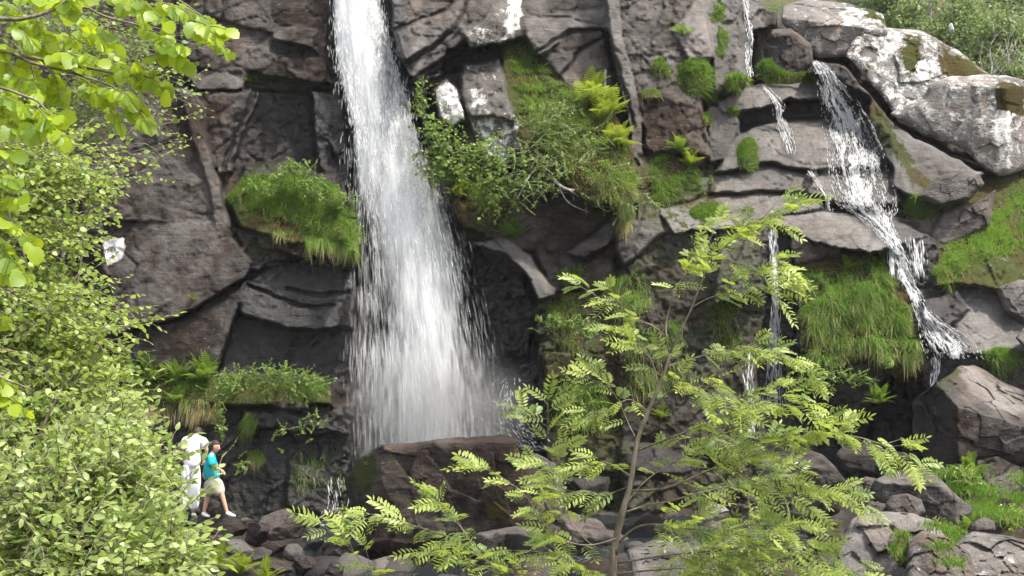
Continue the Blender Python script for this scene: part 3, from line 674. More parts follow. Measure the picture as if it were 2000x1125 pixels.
# the great boulder below the fall
boulder('massive dark brown flat-topped boulder directly below the waterfall', [(676,935),(700,893),(738,868),(790,866),(850,855),(900,853),(985,848),(1005,858),(1022,890),(1032,945),(1058,1010),(1070,1065),(1040,1120),(860,1128),(760,1095),(702,1062),(684,990)], 26.6,
        [(860,960,0,.05,.12), (730,960,.08,-1.3,0), (1040,960,.0,1.6,0), (850,862,.0,0,-4.5), (850,1050,0,0,1.0)], 2.6, .2, (.22,.08,.30,.02), .06,
        [(MOSC,[(690,900),(725,895),(735,940),(700,960)],1.0,8),(LICC,[(848,925),(868,928),(862,950),(852,944)],.42,7),(MOSC,[(1005,865),(1025,890),(1024,920),(1010,900)],.9,6),(MOSC,[(950,985),(985,975),(985,1010),(950,1005)],.8,8)], nr=64, nt_=220, seed=7)
boulder('smaller dark rock leaning behind the massive boulder', [(1012,900),(1045,888),(1085,905),(1105,960),(1110,1050),(1060,1090),(1030,1040),(1010,960)], 27.6, [(1050,950,0,.2,-.2),(1050,900,0,0,-2.5)], 1.6, .4, (.25,.06,.2,.28), .04, seed=8)
boulder('broad low dark slab at the foot of the massive boulder', [(930,1040),(1010,1025),(1080,1050),(1100,1110),(1040,1160),(930,1150)], 25.6, [(1000,1090,0,.1,.1),(1000,1040,0,0,-2.2)], 1.4, .3, (.2,.05,.2,.3), .04, seed=9)
# right-hand boulders
boulder('large peaked boulder with a sloping top lightened as if sunlit at the right edge', [(1786,785),(1822,755),(1868,712),(1902,714),(1962,748),(2060,790),(2120,890),(2040,930),(1985,910),(1950,892),(1880,905),(1800,905),(1788,845)], 26.8,
        [(1860,820,.0,-1.7,.15), (1930,850,.0,.25,.15), (1940,815,.0,1.0,-2.3)], 2.6, .2, (.15,.08,.16,.16), .06, [(WETSHADEC,[(1780,770),(1865,740),(1870,900),(1790,905)],.8,14),(PALC,[(1870,712),(1960,750),(2060,800),(1980,810),(1900,775)],.60,8),(MOSC,[(1820,760),(1868,715),(1875,735),(1830,790)],.9,8)], nr=64, nt_=200, seed=10)  # sunlit top painted pale; wet mask also darkens the shaded left face
boulder('long smooth grey-brown slab boulder in the lower right rocks', [(1704,938),(1735,924),(1800,911),(1832,928),(1856,958),(1892,986),(1888,1028),(1850,1042),(1790,1020),(1735,1000),(1708,970)], 23.6,
        [(1790,985,0,-.1,.2), (1790,945,.0,.1,-3.2), (1720,970,.05,-1.6,0), (1875,1000,.05,1.4,.2)], 1.6, .2, (.02,.08,.05,.38), .03, nr=56, nt_=180, seed=11)
boulder('small rounded boulder resting in front of the smooth slab', [(1728,985),(1742,968),(1772,963),(1800,975),(1808,1000),(1790,1018),(1740,1012)], 22.4, [(1765,990,0,-.1,-.5)], .8, .3, (.05,.1,.1,.5), .03, nr=30, nt_=90, seed=12)
boulder('tilted pale boulder in the grass by the right edge', [(1914,955),(1930,935),(1968,924),(1994,925),(1990,955),(1962,980),(1925,975)], 25.5, [(1950,950,0,-.1,-.6)], .9, .25, (.05,.1,.08,.5), .03, nr=30, nt_=90, seed=13)
boulder('little dark stone under the tilted pale boulder', [(1942,985),(1958,972),(1980,975),(1982,1005),(1960,1014),(1944,1005)], 24.6, [(1960,990,0,0,-.3)], .6, .2, (.1,.05,.1,.35), .03, nr=24, nt_=70, seed=14)
boulder('big rough mottled grey boulder in the bottom right rocks', [(1640,1060),(1662,1015),(1720,998),(1780,1003),(1830,1020),(1850,1075),(1840,1150),(1780,1190),(1650,1190),(1615,1130)], 20.6,
        [(1740,1080,0,-.3,-.7), (1760,1020,0,.2,-2.0), (1650,1080,.1,-1.4,-.2)], 1.6, .3, (.0,.22,.22,.50), .06, [(MOSC,[(1745,1030),(1775,1040),(1770,1110),(1745,1090)],.9,8)], nr=56, nt_=180, seed=15)
boulder('rough lichened boulder with grass growing in its crack, bottom right', [(1770,1060),(1800,1035),(1850,1050),(1895,1080),(1910,1140),(1880,1190),(1770,1190)], 19.6, [(1830,1100,0,.1,-.9)], 1.3, .3, (.0,.25,.35,.5), .06, nr=46, nt_=130, seed=16)
boulder('low cracked pale rock at the bottom right corner', [(1865,1060),(1900,1040),(1960,1045),(2040,1060),(2080,1140),(2040,1190),(1890,1190),(1870,1120)], 20.2, [(1950,1090,0,.1,-1.3)], 1.3, .3, (.0,.30,.2,.58), .07, nr=46, nt_=140, seed=17)
boulder('brown mossy-topped rock below the rowan branches', [(1590,1040),(1610,1012),(1645,1015),(1650,1050),(1630,1080),(1600,1075)], 22.6, [(1620,1045,0,-.2,-.5)], .8, .25, (.2,.02,.5,.22), .04, [(MOSC,[(1600,1010),(1650,1010),(1645,1030),(1605,1030)],1.0,6)], nr=30, nt_=90, seed=18)
boulder('dark wet rock wedged under the rowan leaves', [(1540,1040),(1570,1015),(1600,1030),(1605,1080),(1570,1100),(1540,1085)], 23.4, [(1570,1060,0,-.2,-.2)], .8, .25, (.7,.02,.3,.2), .04, nr=30, nt_=90, seed=19)
boulder('tall slanting dark slab half hidden behind the rowan', [(1480,900),(1560,868),(1605,890),(1655,940),(1640,1000),(1580,1030),(1500,1010),(1470,960)], 25.6, [(1560,950,0,-.1,.1),(1600,910,0,.3,-2.2)], 1.6, .3, (.25,.05,.2,.33), .035, nr=44, nt_=130, seed=20)
boulder('dark cube-like stone left of the smooth slab', [(1662,948),(1690,930),(1712,935),(1714,980),(1690,1000),(1664,990)], 24.2, [(1690,965,0,-.2,-.2)], .7, .2, (.2,.05,.1,.36), .04, nr=26, nt_=80, seed=21)
boulder('small knobbly stone in front of the cube-like stone', [(1680,1000),(1700,978),(1735,985),(1745,1010),(1715,1022),(1685,1018)], 22.9, [(1710,1000,0,0,-.5)], .6, .2, (.05,.12,.1,.45), .05, nr=26, nt_=80, seed=22)
boulder('pale flat slab glimpsed through the rowan trunk foliage', [(1225,1075),(1280,1052),(1345,1060),(1370,1100),(1330,1140),(1240,1140)], 22.0, [(1290,1090,0,0,-1.6)], .9, .25, (.15,.1,.15,.36), .05, nr=34, nt_=110, seed=23)
boulder('flat pale grey stone showing between rowan branches', [(1372,992),(1385,982),(1412,986),(1424,998),(1400,1006),(1378,1004)], 24.5, [(1400,995,0,0,-1.4)], .5, .15, (.1,.2,.0,.66), .03, nr=22, nt_=60, seed=24)
boulder('grey pointed outcrop standing in the right-hand grass slope', [(1912,540),(1925,510),(1945,497),(1968,505),(1985,530),(1990,565),(1940,570)], 32.6, [(1945,535,0,-.1,-.4)], 1.2, .3, (.1,.05,.15,.42), .06, nr=30, nt_=90, seed=25)
boulder('blocky grey outcrop on the right edge below the grass slope', [(1945,560),(1990,545),(2060,560),(2080,640),(2020,640),(1960,610)], 31.8, [(2000,595,0,-.2,-.4)], 1.2, .3, (.1,.05,.1,.42), .06, nr=30, nt_=100, seed=26)
boulder('pinkish pale stone at the right edge above the grass clump', [(1982,660),(1998,640),(2040,630),(2060,670),(2010,690)], 30.6, [(2010,660,0,-.1,-1.0)], .8, .2, (.0,.1,.0,.6), .03, nr=24, nt_=70, seed=27)

# convex stones of the rock heap
def stone_mesh(seed, ax=(1, 1, 1), sub=4, masks=(.1, 0, .1, .3)):
    r = np.random.default_rng(seed)
    import bmesh
    bm = bmesh.new(); bmesh.ops.create_icosphere(bm, subdivisions=sub, radius=1)
    v = np.array([tuple(x.co) for x in bm.verts]); f = np.array([[q.index for q in fc_.verts] for fc_ in bm.faces]); bm.free()
    n = r.normal(size=(15, 3)); n /= np.linalg.norm(n, axis=1)[:, None]; h = r.uniform(.55, 1.0, 15)
    dt = v @ n.T; rad = np.where(dt > .05, h / np.maximum(dt, .05), 9).min(1); rad = np.minimum(rad, 1.12)
    v = v * rad[:, None] * (1 + .05 * fbm(v + seed, 1.6, 4, 500)[:, None] + .015 * fbm(v + seed, 7, 3, 501)[:, None]) * np.array(ax)
    fv, fe = facets(v * 1.0 + seed * 3.1, 1.9, 520 + seed, 1.0); fv2, _ = facets(v + seed, 5.0, 540 + seed, 1.0); v = v * (1 + .16 * fv + .05 * fv2)[:, None]
    me = make_mesh('rock', v, f, True, np.tile(np.array(masks, float), (len(v), 1)))
    t = rock_tone(v * .5 + seed, None, seed); add_attr(me, 'tone', t); return me

def stone(label, px, py, wpx, hpx, d, seed, masks=(.15, 0, .1, .3), group=None, rz=0.0, deep=.8, tilt=0.0):
    me = stone_mesh(seed, (wpx / 2 / F * d, max(wpx, hpx) / 2 / F * d * deep, hpx / 2 / F * d), 5, tuple(np.array(masks) * np.array([1, 1, 1, .6])))
    o = link('rock', me, M['rock'], label=label, cat='rock', group=group)
    o.location = P(px, py, d); o.rotation_euler = (0, tilt, rz); return o

G = 'heap of dark rocks at the foot of the cliff'
heap = [('dark rock just under the white shoe', 450,1030,78,52,29.4,(.3,0,.1,.3),.1),
 ('broad flat-topped grey rock, largest of the dark heap', 556,1030,92,58,29.2,(.12,.05,.08,.42),.0),
 ('rounded rock leaning left of the broad flat-topped rock', 505,1040,50,52,28.6,(.25,0,.1,.33),.5),
 ('slanting rock behind the bare leg', 412,1000,46,60,30.2,(.2,0,.15,.3),.7),
 ('low reddish rock at the left end of the heap by the bush', 420,1062,70,40,28.0,(.2,0,.1,.3),-.1),
 ('long dark rock sloping below the shoe rock', 470,1070,80,34,27.6,(.25,0,.1,.28),.35),
 ('smooth dark rock right of the broad flat-topped rock', 612,1055,48,48,28.2,(.5,0,.1,.28),.3),
 ('small brown rock in the middle of the heap', 536,1072,52,30,27.2,(.15,0,.2,.3),.0),
 ('squarish rock below the smooth dark rock', 578,1080,46,36,27.0,(.3,0,.1,.3),.2),
 ('egg-shaped wet rock with a glossy top at the heap front', 608,1105,68,46,26.2,(.55,0,.05,.33),.1),
 ('black rock at the water edge, right end of the heap', 648,1085,44,42,26.8,(.8,0,.05,.2),-.3),
 ('dark rock at the bottom edge beside the egg-shaped rock', 650,1120,40,44,25.6,(.6,0,.1,.25),.2),
 ('small rock tucked in the fern at the heap front', 505,1085,44,30,26.8,(.3,0,.2,.28),-.2),
 ('flat rock at the bottom of the heap behind the ferns', 545,1110,50,34,26.0,(.3,0,.15,.28),.1),
 ('small grey rock between the shoe rock and the rounded rock', 482,1020,28,24,29.8,(.2,0,.1,.35),.0),
 ('small stone on the wall side of the broad flat-topped rock', 606,1022,34,26,30.2,(.5,0,.1,.25),.0)]
for i, (lb, px_, py_, w_, h_, d_, mk_, tl) in enumerate(heap): stone(lb, px_, py_, w_, h_, d_, 60 + i, mk_, G, random.uniform(-.5, .5), .85, tl)
G2 = 'rocks half hidden under the rowan'
under = [('wet dark rock right of the massive boulder under the rowan', 1150,960,110,80,28.6,(.5,0,.2,.25)), ('black rock below the trickle behind the rowan crown', 1290,900,150,70,29.6,(.6,0,.2,.2)),
 ('grey rock at the cliff foot left of the trickle', 1400,880,110,70,30.0,(.3,0,.2,.3)), ('low rock deep under the lowest rowan leaves', 1460,1080,150,80,23.5,(.3,.05,.3,.3)),
 ('rock at the bottom edge right of the rowan trunk', 1380,1130,130,70,22.0,(.2,.1,.2,.4)), ('dark rock left of the rowan trunk at the stream', 1130,1040,110,80,25.5,(.4,0,.2,.28)),
 ('mossy rock at the bottom edge beneath the rowan fringe', 1550,1130,110,70,21.5,(.2,.05,.5,.3)), ('rock in the black hollow below the grassy face', 1690,900,90,60,28.0,(.5,0,.3,.2)),
 ('pale stone lodged at the right slope foot by the fern', 1880,1000,50,40,23.8,(.1,.1,.2,.45)), ('brown stone right of the slab boulder in the grass', 1925,1030,60,40,22.6,(.1,.1,.3,.4))]
for i, (lb, px_, py_, w_, h_, d_, mk_) in enumerate(under): stone(lb, px_, py_, w_, h_, d_, 90 + i, mk_, G2, random.uniform(-.5, .5), .9)
# pale pointed stone among the far bushes
o = stone('thin pale pointed stone standing among the far bushes', 1857, 54, 9, 26, 45, 130, (0, .9, 0, .9)); o['category'] = 'stone'

# bed of small stones between the boulders
A = Acc(); T3 = []
protos = []
for k in range(6):
    me = stone_mesh(200 + k, (1, .9, .7), 2); n_ = len(me.vertices); co = np.zeros(n_ * 3); me.vertices.foreach_get('co', co); fi = np.array([list(p.vertices) for p in me.polygons]); protos.append((co.reshape(-1, 3), fi)); bpy.data.meshes.remove(me)
for k in range(520):
    x = random.uniform(-3.6, 7.5); y = random.uniform(20.5, 30.8); sc = random.choice((.10, .16, .24, .36, .5)) * random.uniform(.7, 1.3)
    co, fi = random.choice(protos); a = random.uniform(0, 6.28); ca, sa = math.cos(a), math.sin(a); Rm = np.array([[ca, -sa, 0], [sa, ca, 0], [0, 0, 1]])
    z = max(float(groundz(x, y)), -.38) + sc * random.uniform(-.1, .35); A.add(co * sc @ Rm.T + np.array([x, y, z]), None, fi, np.tile([random.uniform(.1, .7), .03, .2, random.uniform(.1, .34)], (len(co), 1)))
sme = A.mesh('stone_bed'); vv = np.concatenate(A.v); add_attr(sme, 'tone', rock_tone(vv)); link('stone_bed', sme, M['rock'], label='bed of small wet stones between the boulders', cat='stones', kind='stuff')

# ---------------------------------------------------------------- falling water
# main fall: left/right edge and dense core by image row; depth bulges outward as it drops
rows = np.array([-140, 0, 100, 180, 250, 330, 400, 480, 560, 640, 720, 800, 880, 940])
eL = np.array([636, 648, 652, 668, 688, 690, 692, 706, 700, 690, 690, 692, 690, 690.])
eR = np.array([742, 750, 774, 800, 818, 846, 876, 904, 916, 928, 942, 960, 978, 990.])
c0 = np.array([648, 662, 672, 690, 712, 726, 742, 756, 772, 760, 745, 752, 760, 765.])
c1 = np.array([735, 742, 764, 790, 806, 826, 848, 866, 878, 886, 898, 905, 915, 920.])
amp = np.array([1.5, 1.5, 1.45, 1.4, 1.4, 1.35, 1.28, 1.2, 1.1, 1.0, 1.0, .95, .82, .7])
dep = np.array([34.0, 33.7, 33.45, 33.3, 33.1, 32.95, 32.85, 32.75, 32.7, 32.6, 32.5, 32.45, 32.4, 32.4])
def row(a, y): return np.interp(y, rows, a)
def fall_density(px, py):
    l, r, a, c = row(eL, py), row(eR, py), row(c0, py), row(c1, py)
    cc = np.interp(py, [-140, 0, 100, 180, 250, 330, 400, 480, 560, 640, 720, 800, 900], [692, 702, 716, 742, 762, 785, 806, 822, 834, 836, 826, 826, 830])
    cw = np.interp(py, [-140, 0, 100, 180, 250, 330, 400, 480, 560, 640, 720, 800, 900], [62, 64, 66, 68, 62, 48, 42, 42, 44, 48, 50, 52, 56])
    veil = np.interp(py, [0, 250, 400, 600, 900], [.72, .56, .34, .17, .12])
    dn = smooth(l - 4, l + 22, px) * (1 - smooth(r - 45, r + 4, px)) * (veil + (1 - veil) * np.exp(-((px - cc) / cw) ** 2))
    q = np.stack([px / 42, py / 210, 0 * px], -1); n = fbm(q, 1.0, 3, 600)
    q2 = np.stack([px / 14, py / 90, 0 * px], -1); n2 = fbm(q2, 1.0, 3, 610)
    hole = .42 * smooth(0, .5, -n) + .30 * smooth(0, .6, -n2)
    gap = .34 * np.exp(-((px - 720) / 22) ** 2 - ((py - 380) / 70) ** 2) + .38 * np.exp(-((px - 735) / 30) ** 2 - ((py - 600) / 55) ** 2) + .3 * np.exp(-((px - 700) / 14) ** 2 - ((py - 140) / 40) ** 2)
    burst = .35 * np.exp(-((px - 750) / 45) ** 2 - ((py - 690) / 35) ** 2) + .25 * np.exp(-((px - 715) / 40) ** 2 - ((py - 580 - (px - 700) * .7) / 14) ** 2)
    return np.clip(dn * row(amp, py) * (1 - hole * .8 - gap) + burst * .9, 0, 1)

wf = link('waterfall', None, label='tall white main waterfall plunging behind the massive boulder', cat='waterfall', kind='structure')
wf.location = P(720, 0, 33.5); wf.empty_display_size = .2
worg = np.array(wf.location)
for k, (off, mat, gain, sd) in enumerate(((.55, 'sheet', 1.0, 0), (.2, 'sheet', .9, 1), (-.05, 'sheet_soft', .9, 2), (-.35, 'sheet_soft', .6, 3))):
    us = np.linspace(0, 1, 60); vy = np.linspace(-140, 925, 190); U, V = np.meshgrid(us, vy)
    L, Rr = row(eL, V) - 3, row(eR, V) + 5; X = L + U * (Rr - L)
    dd = row(dep, V) + off + .5 * (2 * U - 1) ** 2 * .8 + .12 * fbm(np.stack([X / 30 + sd * 9, V / 160, 0 * X], -1), 1.0, 3, 640 + sd)
    dens = fall_density(X + 4 * sd - 6, V - 40 * sd) * gain * smooth(0, .12, U) * smooth(1, .88, U)
    pts = Pn(X.ravel(), V.ravel(), dd.ravel())
    mk = np.stack([dens.ravel(), U.ravel() + .37 * sd, (V.ravel() + 200) / 80 + 5.1 * sd, np.ones(X.size)], -1)
    link('water_sheet', make_mesh('water_sheet', pts - worg, grid_faces(60, 190), True, mk), M[mat], wf)

def strands(px, py, d, L, w, slant=None):
    """thin three-sided threads of falling water at photo positions; L, w in metres"""
    c = Pn(px, py, d); n = len(c); ang = rng.uniform(0, 2 * math.pi, n)
    s = np.zeros((n, 3)); s[:, 0] = 0 if slant is None else slant; s[:, 2] = -1; s /= np.linalg.norm(s, axis=1)[:, None]
    V = [c - s * (L / 2)[:, None]]
    for k in range(3):
        a = ang + k * 2.094
        V.append(c + s * (L * .12)[:, None] + np.stack([np.cos(a) * w, np.sin(a) * w, 0 * a], -1))
    V.append(c + s * (L / 2)[:, None])
    V = np.stack(V, 1).reshape(-1, 3); f = np.array([[0, 1, 2], [0, 2, 3], [0, 3, 1], [4, 2, 1], [4, 3, 2], [4, 1, 3]])
    return V, (f[None] + (np.arange(n) * 5)[:, None, None]).reshape(-1, 3)

N = 300000
px = rng.uniform(640, 1060, N); py = rng.uniform(-140, 920, N)
l, r = row(eL, py), row(eR, py); dn = fall_density(px, py)
halo = .05 * smooth(l - 30, l + 10, px) * (1 - smooth(r - 20, r + 60 * smooth(300, 900, py) + 12, px))
q = np.stack([px / 9, py / 45, 0 * px], -1); clump = smooth(-.35, .45, fbm(q, 1, 3, 660))
keep = rng.uniform(0, 1, N) < np.clip(dn * (.25 + .75 * clump) + halo, 0, 1) * .75
px, py = px[keep], py[keep]; n = len(px)
fallm = smooth(150, 620, py)
fine = rng.uniform(0, 1, n) < fallm
keep = ~fine | (rng.uniform(0, 1, n) < .8); px, py, fallm, fine = px[keep], py[keep], fallm[keep], fine[keep]; n = len(px)
L = np.where(fine, rng.uniform(.22, .62, n), rng.uniform(.06, .22, n)); w = np.where(fine, rng.uniform(.005, .010, n), rng.uniform(.006, .015, n))
dd = row(dep, py) + rng.normal(0, .28, n) * (.6 + .6 * fallm)
slant = np.interp(py, [-100, 200, 500, 900], [.12, .22, .18, .08]) * ((px - 690) / 150).clip(-.2, 1.2) + rng.normal(0, .03, n)
for sel, mt in ((~fine, 'strand'), (fine, 'strand_fine')):
    V, T = strands(px[sel], py[sel], dd[sel], L[sel], w[sel], slant[sel])
    link('falling_water', make_mesh('falling_water', V - worg, T, True), M[mt], wf, kind='stuff')

# drifting spray at the foot of the fall
m, nt, out = newmat('drifting_spray'); b = NB(nt); tc = b.n('ShaderNodeTexCoord')
ln_ = b.n('ShaderNodeVectorMath', operation='LENGTH'); nt.links.new(tc.outputs['Object'], ln_.inputs[0])
fall_ = b.step(ln_.outputs['Value'], .15, 1.0, 1, 0); nzz = b.noise(tc.outputs['Object'], 2.6, 3, .6)
pv = b.n('ShaderNodeVolumePrincipled'); pv.inputs['Color'].default_value = (.95, .96, .97, 1); pv.inputs['Anisotropy'].default_value = .3
b.set(pv.inputs['Density'], b.math('MULTIPLY', b.math('MULTIPLY', fall_, b.step(nzz, .3, .7, .3, 1.0)), .85)); nt.links.new(pv.outputs[0], out.inputs['Volume'])
for (cx_, cy_, dd_, rx_, rz_, ry_) in ((855, 805, 31.7, 2.5, 2.0, 1.5),):
    th, ph = np.meshgrid(np.linspace(0, math.pi, 17), np.linspace(0, 2 * math.pi, 32, endpoint=False), indexing='ij')
    sv = np.stack([np.sin(th) * np.cos(ph), np.sin(th) * np.sin(ph), np.cos(th)], -1).reshape(-1, 3); a_ = np.arange(17 * 32).reshape(17, 32); b2_ = np.roll(a_, -1, 1)
    sp_ = link('spray', make_mesh('spray', sv, np.stack([a_[:-1], a_[1:], b2_[1:], b2_[:-1]], -1).reshape(-1, 4)), m, label='soft spray hanging at the foot of the main waterfall', cat='spray', kind='stuff')
    sp_.location = P(cx_, cy_, dd_); sp_.scale = (rx_, ry_, rz_)

# thinner side streams: ribbons of threads over the slabs
def side_stream(label, path, name='side_stream', count=2600, spread=1.0, out_=.07, Lr=(.03, .12), wr=(.0035, .0085), sheet=.55):
    """path rows: (x centre, y, half width px, density); the water springs from each lip and lands on the next ledge"""
    count = int(count * 2.2); pa = np.array(path, float); root = link(name, None, label=label, cat='stream', kind='structure')
    org = np.array(P(pa[0, 0], pa[0, 1], float(surf([pa[0, 0]], [pa[0, 1]])[0]))); root.location = org; root.empty_display_size = .1
    ys = pa[:, 1]; t = np.concatenate([[0], np.cumsum(np.hypot(np.diff(pa[:, 0]), np.diff(ys)))]); tlen = t[-1]; t /= tlen
    nu_, nt2 = 17, 220; us = np.linspace(-1.25, 1.25, nu_); ts = np.linspace(0, 1, nt2); Us, Ts = np.meshgrid(us, ts)
    X = np.interp(Ts, t, pa[:, 0]) + Us * np.interp(Ts, t, pa[:, 2]); Y = np.interp(Ts, t, ys)
    ds = surf(X.ravel(), Y.ravel()).reshape(X.shape); dpx = tlen / nt2
    ds = np.minimum(ds, np.minimum(np.roll(ds, 1, 1), np.roll(ds, -1, 1)))
    for i in range(1, nt2): ds[i] = np.minimum(ds[i], ds[i - 1] + .0022 * dpx)
    ds = ds - out_ * .6
    u = rng.uniform(0, 1, count); de = np.interp(u, t, pa[:, 3]); side = np.clip(rng.normal(0, .5, count), -1.2, 1.2)
    xc = np.interp(u, t, pa[:, 0]); yc = np.interp(u, t, ys); hw = np.interp(u, t, pa[:, 2]); px = xc + side * hw * spread
    cl = smooth(-.25, .35, fbm(np.stack([side * 7, yc / 26, 0 * px], -1), 1, 3, 680)); px = px + 3.0 * fbm(np.stack([side * 3, yc / 18, 0 * px + 5], -1), 1, 2, 690)
    k = rng.uniform(0, 1, count) < de * (.12 + .88 * cl); px, yc, side, u = px[k], yc[k], side[k], u[k]; n = len(px)
    d = ds[(u * (nt2 - 1)).astype(int), np.clip(((side + 1.25) / 2.5 * (nu_ - 1)), 0, nu_ - 1).astype(int)] - out_ * rng.uniform(0, .6, n)
    dx = np.gradient(pa[:, 0], t); dy = np.gradient(ys, t); sl = np.interp(u, t, dx / np.maximum(dy, 1)) + side * np.interp(u, t, np.gradient(pa[:, 2], t) / np.maximum(dy, 1))
    V, T = strands(px, yc, d, rng.uniform(*Lr, n), rng.uniform(*wr, n), sl)
    link('water_threads', make_mesh('water_threads', V - org, T, True), M['strand_thin'], root, kind='stuff')
    if sheet:
        dens = np.interp(Ts, t, pa[:, 3]) * np.clip(1 - np.abs(Us / 1.25) ** 3, 0, 1) * sheet
        mk = np.stack([dens.ravel(), Us.ravel() * .5 + .5, Ts.ravel() * tlen / 60, np.ones(X.size)], -1)
        link('water_sheet', make_mesh('water_sheet', Pn(X.ravel(), Y.ravel(), ds.ravel()) - org, grid_faces(nu_, nt2), True, mk), M['sheet_thin'], root)
    return root

side_stream('broad broken cascade spreading over the pale slabs on the right', [(1592,112,7,.9),(1608,135,14,1),(1624,165,22,1),(1636,200,32,1),(1654,240,40,.95),(1668,290,46,.85),(1678,340,48,.8),(1690,385,50,.85),(1698,412,46,.9),(1712,430,24,.9),(1742,468,15,1),(1758,496,11,1)], 'cascade', 11000, 1, .06, sheet=.5)
side_stream('white runnel dropping from the lower slab and fanning out right', [(1756,490,9,1),(1764,515,13,1),(1772,548,14,1),(1786,575,11,1),(1800,605,12,1),(1818,628,20,1),(1838,652,36,.8),(1856,676,44,.55),(1866,700,44,.3)], 'cascade', 6500, 1, .08)
side_stream('row of thin drips beside the white runnel', [(1740,492,8,.8),(1741,510,7,.8),(1743,535,6,.6)], 'trickle', 260, 1, .1, (.12, .3))
side_stream('veil of drips right of the white runnel', [(1790,470,16,.7),(1792,500,15,.6),(1796,540,14,.25)], 'trickle', 420, 1, .1, (.12, .3))
side_stream('thin chute beside the squared brown block', [(1448,-60,8,.7),(1455,0,7,.8),(1464,50,6,.9),(1466,75,6,1),(1462,110,5,.9),(1466,150,5,.7)], 'trickle', 1500, 1, .1)
side_stream('small double fall over the upper ledge', [(1490,165,7,.5),(1512,190,8,.7),(1520,205,9,1),(1521,232,9,1),(1534,255,12,.7),(1545,300,8,.45)], 'trickle', 1500, 1, .1)
side_stream('faint spill under the pointed rock notch on the slab', [(1582,335,5,.6),(1596,355,7,.6),(1612,380,8,.5),(1620,412,7,.5)], 'trickle', 600, 1, .06)
side_stream('thin straight trickle falling beside the rowan top', [(1510,452,6,1),(1512,490,8,.9),(1512,540,6,.8),(1515,600,6,.8),(1513,650,10,.9),(1514,700,13,.8),(1514,750,18,.6),(1514,790,20,.3)], 'trickle', 2400, 1, .12, (.1, .28))
side_stream('faint strand falling at the far side of the rowan crown', [(1462,690,9,.5),(1464,740,10,.5),(1466,800,9,.4),(1468,850,9,.3)], 'trickle', 500, 1, .1, (.1, .25))
side_stream('splash running down at the left foot of the massive boulder', [(655,935,22,.18),(660,960,26,.2),(665,985,26,.18),(655,1005,26,.12)], 'trickle', 400, 1, .3, (.06, .2), sheet=.25)
side_stream('short drip behind the large peaked boulder', [(1826,700,8,.7),(1830,720,8,.7),(1825,745,6,.6),(1822,765,5,.4)], 'trickle', 500, 1, .15, (.08, .2))
side_stream('streaks of foam on the ledges right of the main fall', [(1000,740,26,.3),(985,800,40,.35),(1000,830,45,.4),(1020,870,50,.4),(1060,880,40,.3)], 'foam', 900, 1, .9, (.05, .14), (.006, .012), .5)

# ---------------------------------------------------------------- grass
def surf_normal(px, py):
    e = 6.0
    a = Pn(px + e, py, surf(px + e, py)) - Pn(px - e, py, surf(px - e, py))
    c = Pn(px, py - e, surf(px, py - e)) - Pn(px, py + e, surf(px, py + e))
    n = np.cross(a, c); n /= np.linalg.norm(n, axis=1)[:, None] + 1e-9
    n = np.where(n[:, 1:2] > 0, -n, n); return n

def blades(root, nrm, L, w, droop, straw, tone, lean=None):
    n = len(root); up = np.array([0, 0, 1.0])
    o = nrm * rng.uniform(.25, .9, n)[:, None] + up * rng.uniform(.35, 1.0, n)[:, None] + rng.normal(0, .28, (n, 3))
    if lean is not None: o = o + np.array(lean)
    o /= np.linalg.norm(o, axis=1)[:, None]
    side = np.cross(o, rng.normal(0, 1, (n, 3)) + np.array([0, -1.2, 0])); side /= np.linalg.norm(side, axis=1)[:, None] + 1e-9
    V = []; g = np.array([0, 0, -1.0]); out_ = nrm.copy(); out_[:, 2] = 0
    for t, ww in ((0, 1), (.35, .9), (.7, .6)):
        p = root + o * (L * t)[:, None] + (g + .25 * out_) * (L * droop * t * t)[:, None]
        V += [p - side * (w * ww)[:, None], p + side * (w * ww)[:, None]]
    V.append(root + o * L[:, None] + (g + .25 * out_) * (L * droop)[:, None])
    V = np.stack(V, 1).reshape(-1, 3)
    q = np.array([[0, 1, 3, 2], [2, 3, 5, 4]]); t3 = np.array([[4, 5, 6]]); k = (np.arange(n) * 7)[:, None, None]
    col = np.zeros((n, 7, 4)); col[:, :, 0] = tone[:, None]; col[:, :, 1] = straw[:, None]
    return V, (q[None] + k).reshape(-1, 4), (t3[None] + k).reshape(-1, 3), col.reshape(-1, 4)

def inside(poly, n):
    xs = [p[0] for p in poly]; ys = [p[1] for p in poly]; ox = np.zeros(0); oy = np.zeros(0)
    while len(ox) < n:
        a = rng.uniform(min(xs), max(xs), n * 2); c = rng.uniform(min(ys), max(ys), n * 2)
        sd = poly_sd(a + 8 * fbm(np.stack([a / 20, c / 20, 0 * a], -1), 1, 2, 700), c, poly); k = sd > 0; ox = np.r_[ox, a[k]]; oy = np.r_[oy, c[k]]
    return ox[:n], oy[:n]

def ell(cx, cy, rx, ry, k=14): return [(cx + rx * math.cos(2 * math.pi * i / k), cy + ry * math.sin(2 * math.pi * i / k)) for i in range(k)]

